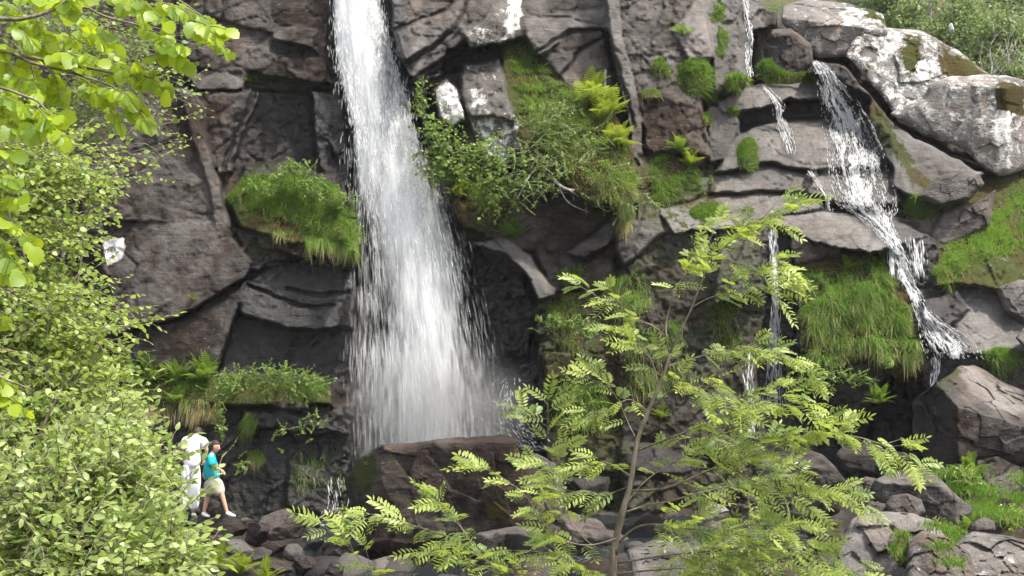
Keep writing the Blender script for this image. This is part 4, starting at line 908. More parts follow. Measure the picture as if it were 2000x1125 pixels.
def grass(label, poly, n, Lr=(.22, .5), droop=(.3, .9), straw=.10, tone=(.2, .9), w=(.0045, .009), name='grass_tussock', kind=None, mound=0.0, lean=None, depth=None):
    n = int(n * 2.3); px, py = inside(poly, n); jit = (rng.uniform(0, 1, n) < (.3 if kind else 0)) * rng.normal(0, 1, n); px = px + jit * 11; py = py + np.abs(jit) * 5 * rng.normal(0, 1, n); cx = sum(p[0] for p in poly) / len(poly); cy = sum(p[1] for p in poly) / len(poly)
    d = surf(px, py) if depth is None else np.full(n, float(depth)); nr = surf_normal(px, py) if depth is None else np.tile([0, -.5, .85], (n, 1))
    bare = fbm(np.stack([px / 30, py / 26, 0 * px + 3], -1), 1, 3, 730); kp = (bare > -.38) | (rng.uniform(0, 1, n) < .12) | (not kind); px, py, d, nr = px[kp], py[kp], d[kp], nr[kp]; n = len(px)
    sd = poly_sd(px, py, poly); root = Pn(px, py, d)
    # tufts: blades of one tuft share hue and lean
    cell = np.floor(px / 22) * 37 + np.floor(py / 20) * 91; hc = hashf(cell, cell * 3, cell * 7, 5)
    hx2 = hashf(cell, cell * 5, cell * 11, 6) - .5; hz2 = hashf(cell, cell * 13, cell * 17, 8) - .5
    md = mound * smooth(0, 18, sd); root = root + nr * md[:, None] * rng.uniform(.2, 1, n)[:, None] - nr * .03
    nr = nr + np.stack([hx2 * .8, 0 * hx2, hz2 * .6], -1)
    L = rng.uniform(*Lr, n) ** 1.0 * .62 * (.45 + .9 * hashf(cell, cell, cell, 9)); nb = np.clip(.5 * hc + .5 * rng.uniform(0, 1, n), 0, 1)
    pn = smooth(-.5, .5, fbm(np.stack([px / 45, py / 45, 0 * px], -1), 1, 3, 720)); tn = tone[0] + (tone[1] - tone[0]) * (.5 * nb + .5 * pn)
    low = np.clip((py - min(p[1] for p in poly)) / (max(p[1] for p in poly) - min(p[1] for p in poly) + 1), 0, 1)
    st = (rng.uniform(0, 1, n) < straw * (.5 + 1.2 * low) + .35 * straw * (hc > .8)).astype(float) * rng.uniform(.5, 1, n)
    L = L * (.42 + .7 * smooth(-4, 22, sd)); V, q, t, c = blades(root, nr, L, rng.uniform(*w, n), rng.uniform(*droop, n) * (1 + .6 * st), st, tn, lean)
    org = np.array(P(cx, cy, float(surf([cx], [cy])[0]) if depth is None else depth))
    o = link(name, make_mesh(name, V - org, [q, t], True, c), M['grass'], label=label, cat='grass', kind=kind); o.location = org; return o

T_ = 'grass_tussock'
for lb, e, n, kw in [
 ('tall narrow grass tuft left of the thin chute', ell(1410,80,14,34), 900, dict(Lr=(.2,.45), droop=(.6,1.3))),
 ('small grass tuft at the top edge above the tall narrow tuft', ell(1402,22,14,24), 500, dict(Lr=(.2,.4))),
 ('round bright tussock on the ledge left of the block', ell(1437,160,26,18), 900, dict(mound=.18)),
 ('little cushion of grass below the round bright tussock', ell(1430,217,16,12), 500, dict(Lr=(.15,.35), mound=.12)),
 ('oval dark green cushion clinging to the middle of the slabs', ell(1460,302,24,34), 1500, dict(Lr=(.15,.38), mound=.3, tone=(.0,.6))),
 ('tussock growing to the right of the cascade foot', ell(1795,405,34,26), 1400, dict(Lr=(.3,.6), mound=.15, tone=(.4,1))),
 ('wide dark tussock on the left end of the cascade slabs', ell(1355,150,36,40), 1700, dict(mound=.2, tone=(.1,.7))),
 ('tuft on the brown wall left of the wide dark tussock', ell(1290,135,22,22), 700, dict(tone=(.1,.7))),
 ('low tuft with dead stalks on the brown wall', ell(1272,182,18,8), 700, dict(straw=.4)),
 ('tuft hanging beside the slate-coloured face', ell(1380,232,10,14), 700, dict()),
 ('short tuft at the ledge under the wide dark tussock', ell(1385,188,16,16), 500, dict(mound=.1)),
 ('small dark tuft at the step above the lower slab', ell(1588,406,26,8), 420, dict(Lr=(.12,.28), tone=(0,.5))),
 ('grass tuft on the ledge behind the rowan tip', ell(1385,415,42,20), 1500, dict(tone=(.1,.7))),
 ('small tuft right of the ledge tuft behind the rowan tip', ell(1452,412,24,12), 500, dict(tone=(0,.5))),
 ('mossy yellow tuft on the ledge under the huge lichen boulder', ell(1690,118,24,12), 700, dict(Lr=(.1,.25), straw=.3, tone=(.6,1))),
 ('hanging tuft on the black wall above the ferny recess', ell(488,825,16,22), 500, dict(droop=(.9,1.6))),
 ('lower hanging tuft with dead stems on the black wall', ell(500,890,20,14), 420, dict(straw=.4, droop=(.9,1.6))),
 ('grass clump on the little shelf right of the cave', ell(490,152,14,8), 260, dict(Lr=(.15,.3))),
 ('straw-coloured tuft hanging below the birch', ell(1222,415,16,34), 900, dict(straw=.45, droop=(1.0,1.8), Lr=(.3,.6))),
 ('big green clump at the right edge below the runnel', ell(1955,700,44,22), 1800, dict(mound=.2, tone=(.1,.7))),
]: grass(lb, e, n, **kw)
grass('dark green clump at the foot of the squared brown block', [(1478,125),(1500,110),(1530,140),(1595,140),(1592,160),(1500,164),(1476,150)], 1800, depth=35.55, mound=.1, tone=(.0,.7))
for lb, poly, n, kw in [
 ('dead stems and moss hanging from the fern ledge', [(240,775),(430,780),(430,815),(250,815)], 1500, dict(straw=.75, droop=(1.0,1.9))),
 ('grass among the ferns of the ledge above the people', [(220,735),(640,745),(640,780),(220,775)], 3000, dict(tone=(.1,.7))),
 ('lush grass mat on the ledge beside the main fall', [(442,385),(480,345),(560,330),(640,350),(690,395),(712,490),(650,480),(580,450),(530,440),(480,420)], 7500, dict(Lr=(.25,.55), mound=.1, straw=.10)),
 ('mossy grass fringe hanging under the ledge mat', [(530,440),(640,455),(710,480),(700,505),(640,495),(540,460)], 1500, dict(droop=(1,1.8), straw=.2, tone=(.5,1))),
 ('steep grass slope left of the yellow fern', [(985,100),(1025,85),(1095,165),(1170,195),(1232,290),(1255,390),(1170,395),(1060,290),(1010,200)], 11000, dict(straw=.22, tone=(.3,1))),
 ('grass with ferns on the shelf right of the main fall', [(840,320),(920,350),(990,400),(985,425),(930,420),(880,370)], 2600, dict(straw=.25, tone=(.3,.9))),
 ('grass on the shelf between the birch and the slab', [(1262,300),(1300,300),(1390,345),(1395,380),(1300,400),(1270,420),(1255,380)], 2600, dict(tone=(.1,.8))),
 ('grass on the ribs right of the cave', [(1060,600),(1130,570),(1150,640),(1140,700),(1100,690),(1070,640)], 2400, dict(straw=.25)),
 ('grass and moss on the lower ribs by the stream', [(1075,750),(1160,740),(1200,800),(1190,850),(1120,850),(1080,820)], 2800, dict(straw=.12)),
 ('grass curtain behind the rowan crown', [(1180,540),(1260,530),(1270,600),(1200,620)], 1600, dict(droop=(.9,1.7), straw=.2)),
 ('dark grass column behind the rowan stem', [(1385,590),(1445,590),(1450,690),(1395,700)], 1900, dict(tone=(0,.6), straw=.15)),
 ('dense grass face beneath the lower slab', [(1555,530),(1640,515),(1650,497),(1735,495),(1745,560),(1775,600),(1805,690),(1800,720),(1760,725),(1700,690),(1640,715),(1580,720),(1570,640)], 14000, dict(Lr=(.22,.5), droop=(.6,1.3), straw=.12, tone=(.1,.85), mound=.08)),
 ('grassy slope at the right edge below the big boulders', [(1820,540),(1835,480),(1880,460),(1930,400),(2010,340),(2120,300),(2120,540),(1990,500),(1900,520),(1860,570)], 13000, dict(straw=.12, tone=(.35,1), mound=.06)),
 ('scattered grass on the mossy lower left wall', [(560,880),(680,860),(690,960),(560,980)], 700, dict(Lr=(.1,.3), tone=(0,.5), droop=(.8,1.5))),
 ('grass on the wall foot between the rowan branches', [(1215,640),(1340,620),(1350,760),(1230,780)], 2200, dict(tone=(0,.6), droop=(.8,1.5), straw=.2)),
]: grass(lb, poly, n, name='grass', kind='stuff', **kw)

# grass and ground cover on the lower right bank and around the rocks
def bank(label, pts3, n, Lr=(.15, .4), spread=.5, name='grass', tone=(.2, .9), straw=.06, zoff=0):
    c = np.array(pts3); k = rng.integers(0, len(c), n); root = c[k] + rng.normal(0, 1, (n, 3)) * np.array([spread, spread, .04]); 
    nr = np.tile([0, -.3, .95], (n, 1)); st = (rng.uniform(0, 1, n) < straw).astype(float)
    V, q, t, cc = blades(root, nr, rng.uniform(*Lr, n), rng.uniform(.005, .010, n), rng.uniform(.3, .9, n), st, rng.uniform(*tone, n))
    org = c.mean(0); o = link(name, make_mesh(name, V - org, [q, t], True, cc), M['grass'], label=label, cat='grass', kind='stuff'); o.location = org; return o
bank('grass between the peaked boulder and the smooth slab', [P(1870,930,25.6), P(1900,960,25.2), P(1850,960,25.4), P(1890,1000,24.6), P(1930,990,25)], 2600, spread=.22)
bank('grass around the tilted pale boulder at the right edge', [P(1990,980,25), P(1970,1010,24.4), P(2010,940,25.6), P(1930,1010,24)], 2200, spread=.22)
bank('grass tuft growing on the mottled grey boulder', [P(1755,1075,20.3), P(1770,1090,20.1), P(1760,1050,20.4)], 500, (.08,.22), .08, straw=.2)
bank('grass in the crack of the rough lichened boulder', [P(1840,1070,19.4), P(1860,1100,19.2), P(1830,1030,19.7)], 500, (.08,.2), .1)
bank('grass beside the smooth slab boulder at its lower end', [P(1850,1040,22.5), P(1870,1055,22.2)], 500, (.1,.25), .12)

# ---------------------------------------------------------------- ferns
def frond_mesh(seed, L=.6, pairs=15, width=.26, droop=.5):
    r = np.random.default_rng(seed); V = []; Tq = []; Tt = []
    def rach(t): return np.array([0, L * t * (1 - .12 * t), L * (.55 * t - droop * t * t)])
    for i in range(pairs + 1):                       # midrib ribbon
        p = rach(i / pairs); V += [p + np.array([-.004, 0, 0]), p + np.array([.004, 0, 0])]
    for i in range(pairs): Tq.append((2 * i, 2 * i + 1, 2 * i + 3, 2 * i + 2))
    for i in range(1, pairs + 1):
        t = i / (pairs + .5); p = rach(t); ln = width * L * (math.sin(math.pi * min(1, t * .92 + .10)) ** .8) * r.uniform(.9, 1.1)
        for s in (-1, 1):
            wd = .21 * L / pairs; b0 = len(V)
            tip = p + np.array([s * ln, ln * .35, -.18 * ln])
            V += [p + np.array([0, -wd * .5, 0]), p + np.array([s * ln * .45, ln * .12 - wd, -.03 * ln]), tip, p + np.array([s * ln * .45, ln * .22 + wd * .9, -.03 * ln]), p + np.array([0, wd * .8, 0])]
            Tt += [(b0, b0 + 1, b0 + 4), (b0 + 1, b0 + 3, b0 + 4), (b0 + 1, b0 + 2, b0 + 3)]
    me = make_mesh('frond', np.array(V), [np.array(Tq), np.array(Tt)], False); return me
FR = [frond_mesh(i, .6, 13 + i % 3, .15 + .025 * (i % 3), .30 + .12 * (i % 4)) for i in range(6)]
FRY = []
for me in FR:
    me.materials.append(M['fern']); m2 = me.copy(); m2.materials.clear(); m2.materials.append(M['fern_yellow']); FRY.append(m2)
def fern(label, px, py, size=.6, n=12, yellow=False, arc=(0, 360), d=None, up=.5, out_=.0):
    dd = float(surf([px], [py])[0]) - out_ if d is None else d; root = empty('fern', P(px, py, dd), label, 'fern', 'ferns on the cliff ledges')
    n = int(n * 2.0)
    for k in range(n):
        a = math.radians(arc[0] + (arc[1] - arc[0]) * (k + random.uniform(.1, .9)) / n); s = size / .6 * random.uniform(.7, 1.15)
        o = link('frond', random.choice(FRY if yellow else FR), None, root)
        o.rotation_euler = (random.uniform(.1, .65 + up), random.uniform(-.25, .25), a - math.pi / 2); o.scale = (s, s, s)
    return root
AR = (170, 370)
fern('yellow-green fern spray glowing at the edge of the grass slope', 1150, 205, .95, 15, True, (230, 400), up=.6)
fern('second yellow fern spray lower on the grass slope edge', 1178, 240, .95, 15, True, (240, 400), up=.4)
fern('yellow fern at the lower end of the grass slope', 1200, 290, .8, 12, True, (220, 390), up=.3)
fern('large fern on the shelf above the cave lip', 1005, 468, .62, 15, False, AR, up=.6)
fern('fern left of the large shelf fern near the main fall', 940, 455, .5, 11, False, AR, up=.5)
fern('yellow fern hugging the right side of the main fall', 835, 225, .5, 10, True, (60, 250), up=.6)
fern('fern on the shelf under the bush by the main fall', 900, 385, .55, 11, True, AR, up=.5)
fern('upright ferns above the straw-coloured tussock on the right', 1325, 300, .6, 15, False, AR, up=.8)
fern('light fern below the upright ferns', 1345, 325, .5, 11, True, AR, up=.5)
fern('fern on top of the rib right of the cave', 1105, 560, .55, 11, False, AR, up=.8)
fern('small fern on the rib edge behind the rowan tip', 1130, 545, .4, 8, False, AR, up=.5)
fern('leftmost tall fern of the ledge above the people', 250, 745, .85, 12, False, AR, up=.9)
fern('tall fern on the ledge next to the willow edge', 290, 748, .8, 13, False, AR, up=.9)
fern('fern in the middle of the ledge above the people', 345, 752, .7, 13, False, AR, up=.9)
fern('broad fern on the ledge above the turquoise shirt', 400, 748, .8, 16, False, AR, up=.9)
fern('small fern in the crack of the brown rock', 378, 588, .2, 7, False, AR, up=.7)
fern('dead-fringed fern hanging from the ledge above the white shirt', 345, 790, .55, 8, False, AR, up=.1)
fern('bright fern in the black hollow below the grassy face', 1715, 790, .55, 12, False, AR, up=.5, d=30.9)
fern('small fern beneath the grassy face near the wet block', 1630, 830, .35, 8, False, AR, up=.5, d=31.5)
fern('fern growing at the foot of the peaked boulder', 1895, 930, .5, 12, False, AR, up=.8, d=25.4)
fern('fern on the right bank below the tilted pale boulder', 1895, 1040, .4, 10, False, AR, up=.6, d=23.4)
fern('round pale fern tuft at the top of the grassy face', 1655, 525, .4, 12, True, AR, up=.6)
fern('fern on the upper brown wall by the column', 1335, 70, .4, 9, False, AR, up=.5)
fern('fern behind the rowan trunk by the stream wall', 1290, 820, .5, 10, False, AR, up=.5)
fern('feathery fern at the bottom edge below the rock heap', 470, 1120, .4, 12, True, (150, 390), up=.9, d=18)
fern('feathery fern right of the other bottom-edge fern', 520, 1135, .35, 10, True, (150, 390), up=.8, d=18)
fern('feathery fern against the willow at the bottom edge', 430, 1110, .4, 12, True, (150, 390), up=.9, d=17)

# ---------------------------------------------------------------- leaves and woody plants
def leaf_mesh(name, L, W, shape='ovate', fold=.25, curl=.2, teeth=0.0, seg=5, petiole=0.0):
    ts = np.linspace(0, 1, seg + 1)
    prof = {'ovate': lambda t: math.sin(math.pi * t ** .75) ** .9, 'hazel': lambda t: (math.sin(math.pi * min(1, t ** .95)) ** .55) * (1 if t < .8 else 1 - (t - .8) * 1.1),
            'narrow': lambda t: math.sin(math.pi * t ** .9)}[shape]
    V = []; Fq = []
    for i, t in enumerate(ts):
        y = petiole + L * t; z = -curl * L * t * t; w = W / 2 * max(prof(t), 0)
        if teeth and 0 < i < seg: w *= 1 + teeth * (1 if i % 2 else -1)
        V += [(-w, y - (.0 if i in (0, seg) else .0), z - fold * w * .6 + fold * w), (0, y, z), (w, y, z - fold * w * .6 + fold * w)]
    for i in range(seg):
        a = 3 * i; Fq += [(a, a + 1, a + 4, a + 3), (a + 1, a + 2, a + 5, a + 4)]
    return np.array(V, float), np.array(Fq)

def frames(axis, nrm):
    """rotation matrices with local y=axis, z~nrm"""
    y = axis / (np.linalg.norm(axis, axis=1)[:, None] + 1e-9); x = np.cross(y, nrm); x /= np.linalg.norm(x, axis=1)[:, None] + 1e-9
    z = np.cross(x, y); return np.stack([x, y, z], -1)

def joined(name, tmpl, pos, R, S, mat, parent, tone=None, org=None):
    v, q = tmpl; n = len(pos); V = np.einsum('nij,vj->nvi', R, v) * S[:, None, None] + pos[:, None, :]
    Q = (q[None] + (np.arange(n) * len(v))[:, None, None]).reshape(-1, 4)
    c = np.zeros((n, len(v), 4)); c[:, :, 0] = (rng.uniform(0, 1, n) if tone is None else tone)[:, None]
    org = np.zeros(3) if org is None else np.asarray(org)
    return link(name, make_mesh(name, V.reshape(-1, 3) - org, Q, True, c.reshape(-1, 4)), mat, parent, kind='stuff')

def single(name, me, pos, R, S, parent, org):
    for k in range(len(pos)):
        o = bpy.data.objects.new(name, me); C.objects.link(o); o.parent = parent
        m4 = Matrix([list(R[k][r] * S[k]) + [pos[k][r] - org[r]] for r in range(3)] + [[0, 0, 0, 1]]); o.matrix_local = m4

def shoots(starts, dirs, Ls, nleaf, sag=.25, wig=.12, side=.9, leaf_up=.6):
    """leafy shoots -> leaf positions, axes, normals and twig polylines"""
    Pp, Ax, Nn, Tw = [], [], [], []
    for s, d, L in zip(starts, dirs, Ls):
        d = d / np.linalg.norm(d); pts = [s.copy()]; cur = s.copy(); dd = d.copy(); m = 6
        for i in range(m):
            dd = dd + rng.normal(0, wig, 3) + np.array([0, 0, -sag / m]); dd /= np.linalg.norm(dd); cur = cur + dd * L / m; pts.append(cur.copy())
        pts = np.array(pts); Tw.append(pts); ph = rng.uniform(0, 6)
        for k in range(nleaf):
            t = (k + .6 + rng.uniform(-.2, .2)) / nleaf * m * .97 + .1; i = min(int(t), m - 1); f = min(t - i, 1); p = pts[i] * (1 - f) + pts[i + 1] * f; tg = pts[i + 1] - pts[i]; tg /= np.linalg.norm(tg)
            lat = np.cross(tg, np.array([0, 0, 1.0])); lat /= np.linalg.norm(lat) + 1e-6
            sgn = 1 if k % 2 else -1; ax = tg * .7 + lat * sgn * side + rng.normal(0, .3, 3) + np.array([0, 0, -.25])
            if k == nleaf - 1: ax = tg + rng.normal(0, .15, 3)
            Pp.append(p); Ax.append(ax); Nn.append(np.array([0, 0, leaf_up]) + rng.normal(0, .45, 3) + np.array([.1, -.35, 0]))
    return np.array(Pp), np.array(Ax), np.array(Nn), Tw

def wood(name, polylines, r0, r1, mat, parent, org, sides=5, kind=None):
    A = Acc()
    for pl in polylines:
        n = len(pl); v, q, t = tube([tuple(p - org) for p in np.asarray(pl)], list(np.linspace(r0, r1, n)), sides); A.add(v, q, t)
    return link(name, A.mesh(name), mat, parent, kind=kind)

def leafy(name, label, cat, base, blobs, tmpl, mats, n_single=300, twig_r=(.0028, .0012), trunks=(), grow=(1, 0, .35), leafname='leaf', leaves=8, size=(.65, 1.05), shoot=(.35, .7), bark='bark', group=None, sag=.25, extra=()):
    """blobs: (px, py, rx, ry, distance, depth spread, shoots)"""
    org = np.array(base); root = empty(name, Vector(org), label, cat, group)
    S, Dr, Ls = [], [], []
    for (px, py, rx, ry, d, dz, n) in blobs:
        a = rng.normal(0, .48, (n, 3)); xs = px + a[:, 0] * rx; ys = py + a[:, 1] * ry; ds = d + a[:, 2] * dz
        L = rng.uniform(*shoot, n); dr = np.tile(np.array(grow, float), (n, 1)) + rng.normal(0, .55, (n, 3)) + np.stack([a[:, 0] * .5, 0 * xs, -a[:, 1] * .5], -1)
        st = Pn(xs, ys, ds) - dr / np.linalg.norm(dr, axis=1)[:, None] * (L * .6)[:, None]
        S += list(st); Dr += list(dr); Ls += list(L)
    for (a, c, d0, d1) in extra:                           # explicit shoots: pixel start, pixel end
        s = np.array(P(*a, d0)); e = np.array(P(*c, d1)); S.append(s); Dr.append(e - s + np.array([0, 0, .12]) * np.linalg.norm(e - s)); Ls.append(np.linalg.norm(e - s) * 1.03)
    Pp, Ax, Nn, Tw = shoots(S, Dr, Ls, leaves, sag); R = frames(Ax, Nn); sc = rng.uniform(*size, len(Pp))
    order = np.argsort(Pp[:, 1]); near = order[:n_single * 3][rng.permutation(min(len(order), n_single * 3))[:n_single]] if n_single else np.zeros(0, int)
    mk = np.ones(len(Pp), bool); mk[near] = False
    if mk.any(): joined('foliage', tmpl, Pp[mk], R[mk], sc[mk], M[mats[0]], root, None, org)
    if n_single:
        me = make_mesh(leafname, tmpl[0], tmpl[1], True); me.materials.append(M[mats[1]]); single(leafname, me, Pp[near], R[near], sc[near], root, org)
    wood('twig', Tw, twig_r[0], twig_r[1], M[bark], root, org, 4, 'stuff')
    for tk in trunks:
        pts = curve_pts([P(*q[:3]) for q in tk], 14); rs = np.interp(np.linspace(0, 1, 14), np.linspace(0, 1, len(tk)), [q[3] for q in tk])
        v, q, t = tube([tuple(p - Vector(org)) for p in pts], list(rs), 7); link('branch', make_mesh('branch', v, [q, t]), M[bark], root)
    return root

def gz(x, y): return float(groundz(x, y))
LF_HAZEL = leaf_mesh('leaf', .085, .078, 'hazel', .30, .25, .09, 9, .012)
LF_BIRCH = leaf_mesh('leaf', .042, .034, 'ovate', .25, .2, .0, 4, .006)
LF_WILLOW = leaf_mesh('leaf', .055, .028, 'ovate', .3, .25, .0, 4, .005)
LF_TINY = leaf_mesh('leaf', .05, .040, 'ovate', .2, .2, .0, 2, 0)
LF_FAR = leaf_mesh('leaf', .13, .11, 'ovate', .2, .2, .0, 2, 0)

# hazel hanging into the upper left corner
hb = P(-330, 700, 4.6); hb = Vector((hb.x, hb.y, gz(hb.x, hb.y)))
HZT = [[(-330,1400,4.6,.03),(-330,700,4.6,.025),(-300,300,4.5,.02),(-160,60,4.4,.012),(0,100,4.35,.007),(160,130,4.3,.005),(300,150,4.3,.003),(365,95,4.3,.0015)],
       [(-300,300,4.5,.016),(-120,60,4.4,.01),(45,37,4.3,.006),(110,15,4.3,.006),(180,-25,4.3,.004),(320,-15,4.25,.003),(450,75,4.2,.0012)],
       [(-310,420,4.5,.014),(-150,130,4.4,.008),(0,100,4.3,.006),(60,122,4.3,.005),(150,145,4.3,.004),(240,180,4.25,.003),(295,240,4.25,.0012)],
       [(-320,560,4.5,.014),(-150,330,4.3,.008),(-40,180,4.25,.005),(55,190,4.2,.004),(90,215,4.2,.003),(130,262,4.2,.001)],
       [(-160,60,4.4,.008),(60,-40,4.5,.005),(200,30,4.5,.004),(330,60,4.45,.002)],
       [(-330,700,4.4,.014),(-160,480,4.2,.008),(-50,400,4.1,.005),(10,410,4.1,.004),(55,520,4.05,.0015)],
       [(-330,900,4.4,.014),(-160,780,4.2,.008),(-60,720,4.1,.005),(20,745,4.1,.004),(60,760,4.1,.0015)]]
hz_org = np.array(hb); hz = empty('hazel_tree', hb, 'hazel with large glowing toothed leaves hanging in from the upper left', 'tree')
for tk in HZT:
    pts = curve_pts([P(*q[:3]) for q in tk], 26); rs = np.interp(np.linspace(0, 1, 26), np.linspace(0, 1, len(tk)), [q[3] for q in tk])
    v, q, t = tube([tuple(p - hb) for p in pts], list(rs), 7); link('branch', make_mesh('branch', v, [q, t]), M['bark'], hz)
S, Dr, Ls = [], [], []
for (a, c, dd) in [((-60,20),(60,10),4.4),((20,35),(60,90),4.3),((60,30),(90,70),4.35),((110,15),(200,60),4.4),((100,20),(160,-10),4.3),((200,-20),(300,40),4.35),((240,-20),(330,30),4.2),((300,0),(370,40),4.2),((330,10),(420,40),4.25),((360,20),(455,90),4.2),((380,40),(440,60),4.15),((0,110),(40,60),4.35),((60,120),(100,90),4.4),
   ((90,130),(170,100),4.3),((150,140),(220,100),4.4),((200,150),(300,110),4.3),((250,120),(350,105),4.2),((260,140),(330,160),4.25),((150,150),(200,190),4.3),((200,170),(260,200),4.2),((230,180),(300,240),4.25),((180,170),(230,230),4.3),((100,140),(140,190),4.35),((60,130),(90,180),4.3),((0,110),(50,150),4.3),((-40,120),(20,180),4.25),((-20,180),(40,220),4.2),((40,200),(80,240),4.2),((70,205),(130,265),4.15),((80,215),(110,240),4.2),((0,190),(30,250),4.25),((-60,200),(20,280),4.2),
   ((140,60),(210,50),4.5),((170,70),(250,90),4.5),((100,60),(160,90),4.5),((-40,400),(30,390),4.1),((-30,410),(60,480),4.05),((-40,440),(30,530),4.1),((-50,350),(30,350),4.1),((0,480),(50,545),4.05),((-60,720),(30,745),4.1),((-40,740),(70,765),4.1),((-60,600),(20,640),4.1),((-60,300),(30,320),4.2),((280,60),(370,90),4.2),((300,90),(365,70),4.2),((120,100),(190,130),4.25),((210,120),(280,150),4.3),((0,-20),(100,10),4.3),((40,-30),(150,5),4.35)]:
    s = np.array(P(*a, dd + .05)); e = np.array(P(*c, dd - .03)); S.append(s); Dr.append(e - s + np.array([0, 0, .2]) * np.linalg.norm(e - s)); Ls.append(np.linalg.norm(e - s))
Pp, Ax, Nn, Tw = shoots(S, Dr, Ls, 15, .5, .10, 1.0, .35)
Ax = Ax + np.array([0, -.1, -.55]); Nn = Nn + np.array([.15, -.5, .1]); R_ = frames(Ax, Nn); sc = rng.uniform(.26, .70, len(Pp))
hme = make_mesh('leaf', LF_HAZEL[0], LF_HAZEL[1], True); hme.materials.append(M['leaf_hazel']); sel = rng.permutation(len(Pp)); one_, rest_ = sel[:300], sel[300:]; single('leaf', hme, Pp[one_], R_[one_], sc[one_], hz, hz_org)
joined('foliage', LF_HAZEL, Pp[rest_], R_[rest_], sc[rest_], M['leaf_hazel_many'], hz, None, hz_org)
wood('twig', Tw, .0022, .0010, M['bark'], hz, hz_org, 5, 'stuff')

# birch shrubs on the left behind the hazel
def gb(px, d, py=900): p = P(px, py, d); return Vector((p.x, p.y, gz(p.x, p.y)))
leafy('birch_shrub', 'dense small-leaved birch along the left edge below the hazel', 'shrub', gb(60, 7.2),
  [(60,420,110,110,7.2,.5,171),(50,560,130,110,7.1,.5,209),(110,640,140,90,7.0,.5,190),(90,740,150,100,6.9,.5,209),(130,330,110,60,7.3,.4,104),(20,300,70,80,7.3,.5,95),(60,840,140,90,6.8,.5,171)],
  LF_BIRCH, ('leaf_birch', 'leaf_birch_one'), 300, trunks=[[(40,1500,7.3,.03),(60,1000,7.2,.022),(110,800,7.1,.014),(150,560,7.0,.006),(170,440,7.0,.002)],[(40,1500,7.3,.02),(30,900,7.2,.016),(20,600,7.2,.01),(60,350,7.2,.003)]],
  leaves=14, size=(.5, .92), shoot=(.28, .55), sag=.3, extra=[((60,400),(262,330),7.2,7.0),((120,360),(255,345),7.2,7.0),((110,560),(300,545),7.1,6.9),((140,520),(250,530),7.1,6.9),((110,620),(308,602),7.0,6.8),((150,640),(290,660),7.0,6.8),((120,690),(270,700),6.9,6.7),((60,480),(220,430),7.1,6.9),((100,440),(190,480),7.1,6.9),((150,600),(280,625),7.0,6.8),((90,760),(265,745),6.9,6.7)])
leafy('birch_shrub', 'loose grey-green shrub in the upper left behind the hazel leaves', 'shrub', gb(-60, 9.5),
  [(60,60,150,90,9.5,.6,95),(200,90,120,90,9.5,.6,60),(80,190,150,90,9.5,.6,80),(220,180,110,80,9.4,.6,38),(40,270,110,70,9.4,.5,50),(290,60,70,70,9.5,.4,26)],
  LF_BIRCH, ('leaf_small', 'leaf_birch_one'), 60, trunks=[[(-60,1300,9.6,.05),(-40,700,9.5,.04),(0,300,9.5,.025),(100,100,9.5,.012),(220,-20,9.5,.004)]], leaves=8, shoot=(.35, .75), size=(.7, 1.15))
leafy('birch_shrub', 'thin twiggy shrub with sparse leaves in front of the brown buttress', 'shrub', gb(250, 11),
  [(330,130,60,40,11,.3,8),(350,180,40,40,11,.3,6),(340,240,40,50,11,.3,6),(340,310,40,30,11,.3,5)],
  LF_BIRCH, ('leaf_birch', 'leaf_birch_one'), 60, trunks=[[(60,1300,11,.03),(90,700,11,.02),(170,330,11,.008),(270,215,11,.004),(350,120,11,.002)],[(190,310,11,.004),(280,280,11,.003),(335,330,11,.0015)]], leaves=7, shoot=(.3, .5))
# willow bushes filling the lower left
leafy('willow_bush', 'big grey-green willow bush filling the lower left corner', 'bush', gb(150, 6.4, 1300),
  [(80,960,150,120,6.2,.5,285),(200,1000,140,130,6.2,.5,285),(250,1055,76,100,6.2,.5,225),(100,1090,170,80,6.0,.5,255),(228,930,66,62,6.3,.4,120),(210,890,110,60,6.3,.4,135),(335,1110,45,55,6.2,.4,120),(210,1110,140,50,5.9,.4,180)],
  LF_WILLOW, ('leaf_willow', 'leaf_willow_one'), 300, trunks=[[(100,1600,6.6,.03),(120,1100,6.4,.016),(160,900,6.4,.008),(230,780,6.4,.003)],[(100,1600,6.6,.03),(40,1100,6.3,.014),(60,900,6.3,.008),(120,760,6.3,.003)]],
  leaves=12, shoot=(.22, .42), size=(.55, .95), grow=(.5, 0, .8), sag=.35, extra=[((250,960),(318,848),6.3,6.25),((265,980),(335,836),6.3,6.25),((290,930),(372,848),6.3,6.25),((280,1000),(322,870),6.3,6.25),((280,1000),(345,905),6.2,6.2),((300,1030),(375,990),6.2,6.2),((320,1060),(395,1030),6.2,6.2),((330,1100),(410,1070),6.2,6.2),((340,1120),(420,1110),6.2,6.2),((280,960),(340,940),6.2,6.2)])
leafy('willow_bush', 'airy bush between the birch and the willow at the left edge', 'bush', gb(60, 6.8, 1200),
  [(60,820,130,70,6.7,.4,90),(190,800,90,60,6.8,.4,60),(30,900,100,80,6.6,.4,70),(200,860,80,60,6.7,.4,55)], LF_WILLOW, ('leaf_willow', 'leaf_willow_one'), 120,
  trunks=[[(20,1500,6.8,.02),(20,1100,6.7,.014),(70,800,6.7,.006),(105,560,6.7,.002)],[(40,1500,6.8,.02),(90,1000,6.7,.01),(140,850,6.7,.004),(165,730,6.7,.002)]], leaves=10, shoot=(.25, .5), grow=(.4, 0, .8), size=(.6, 1.0))

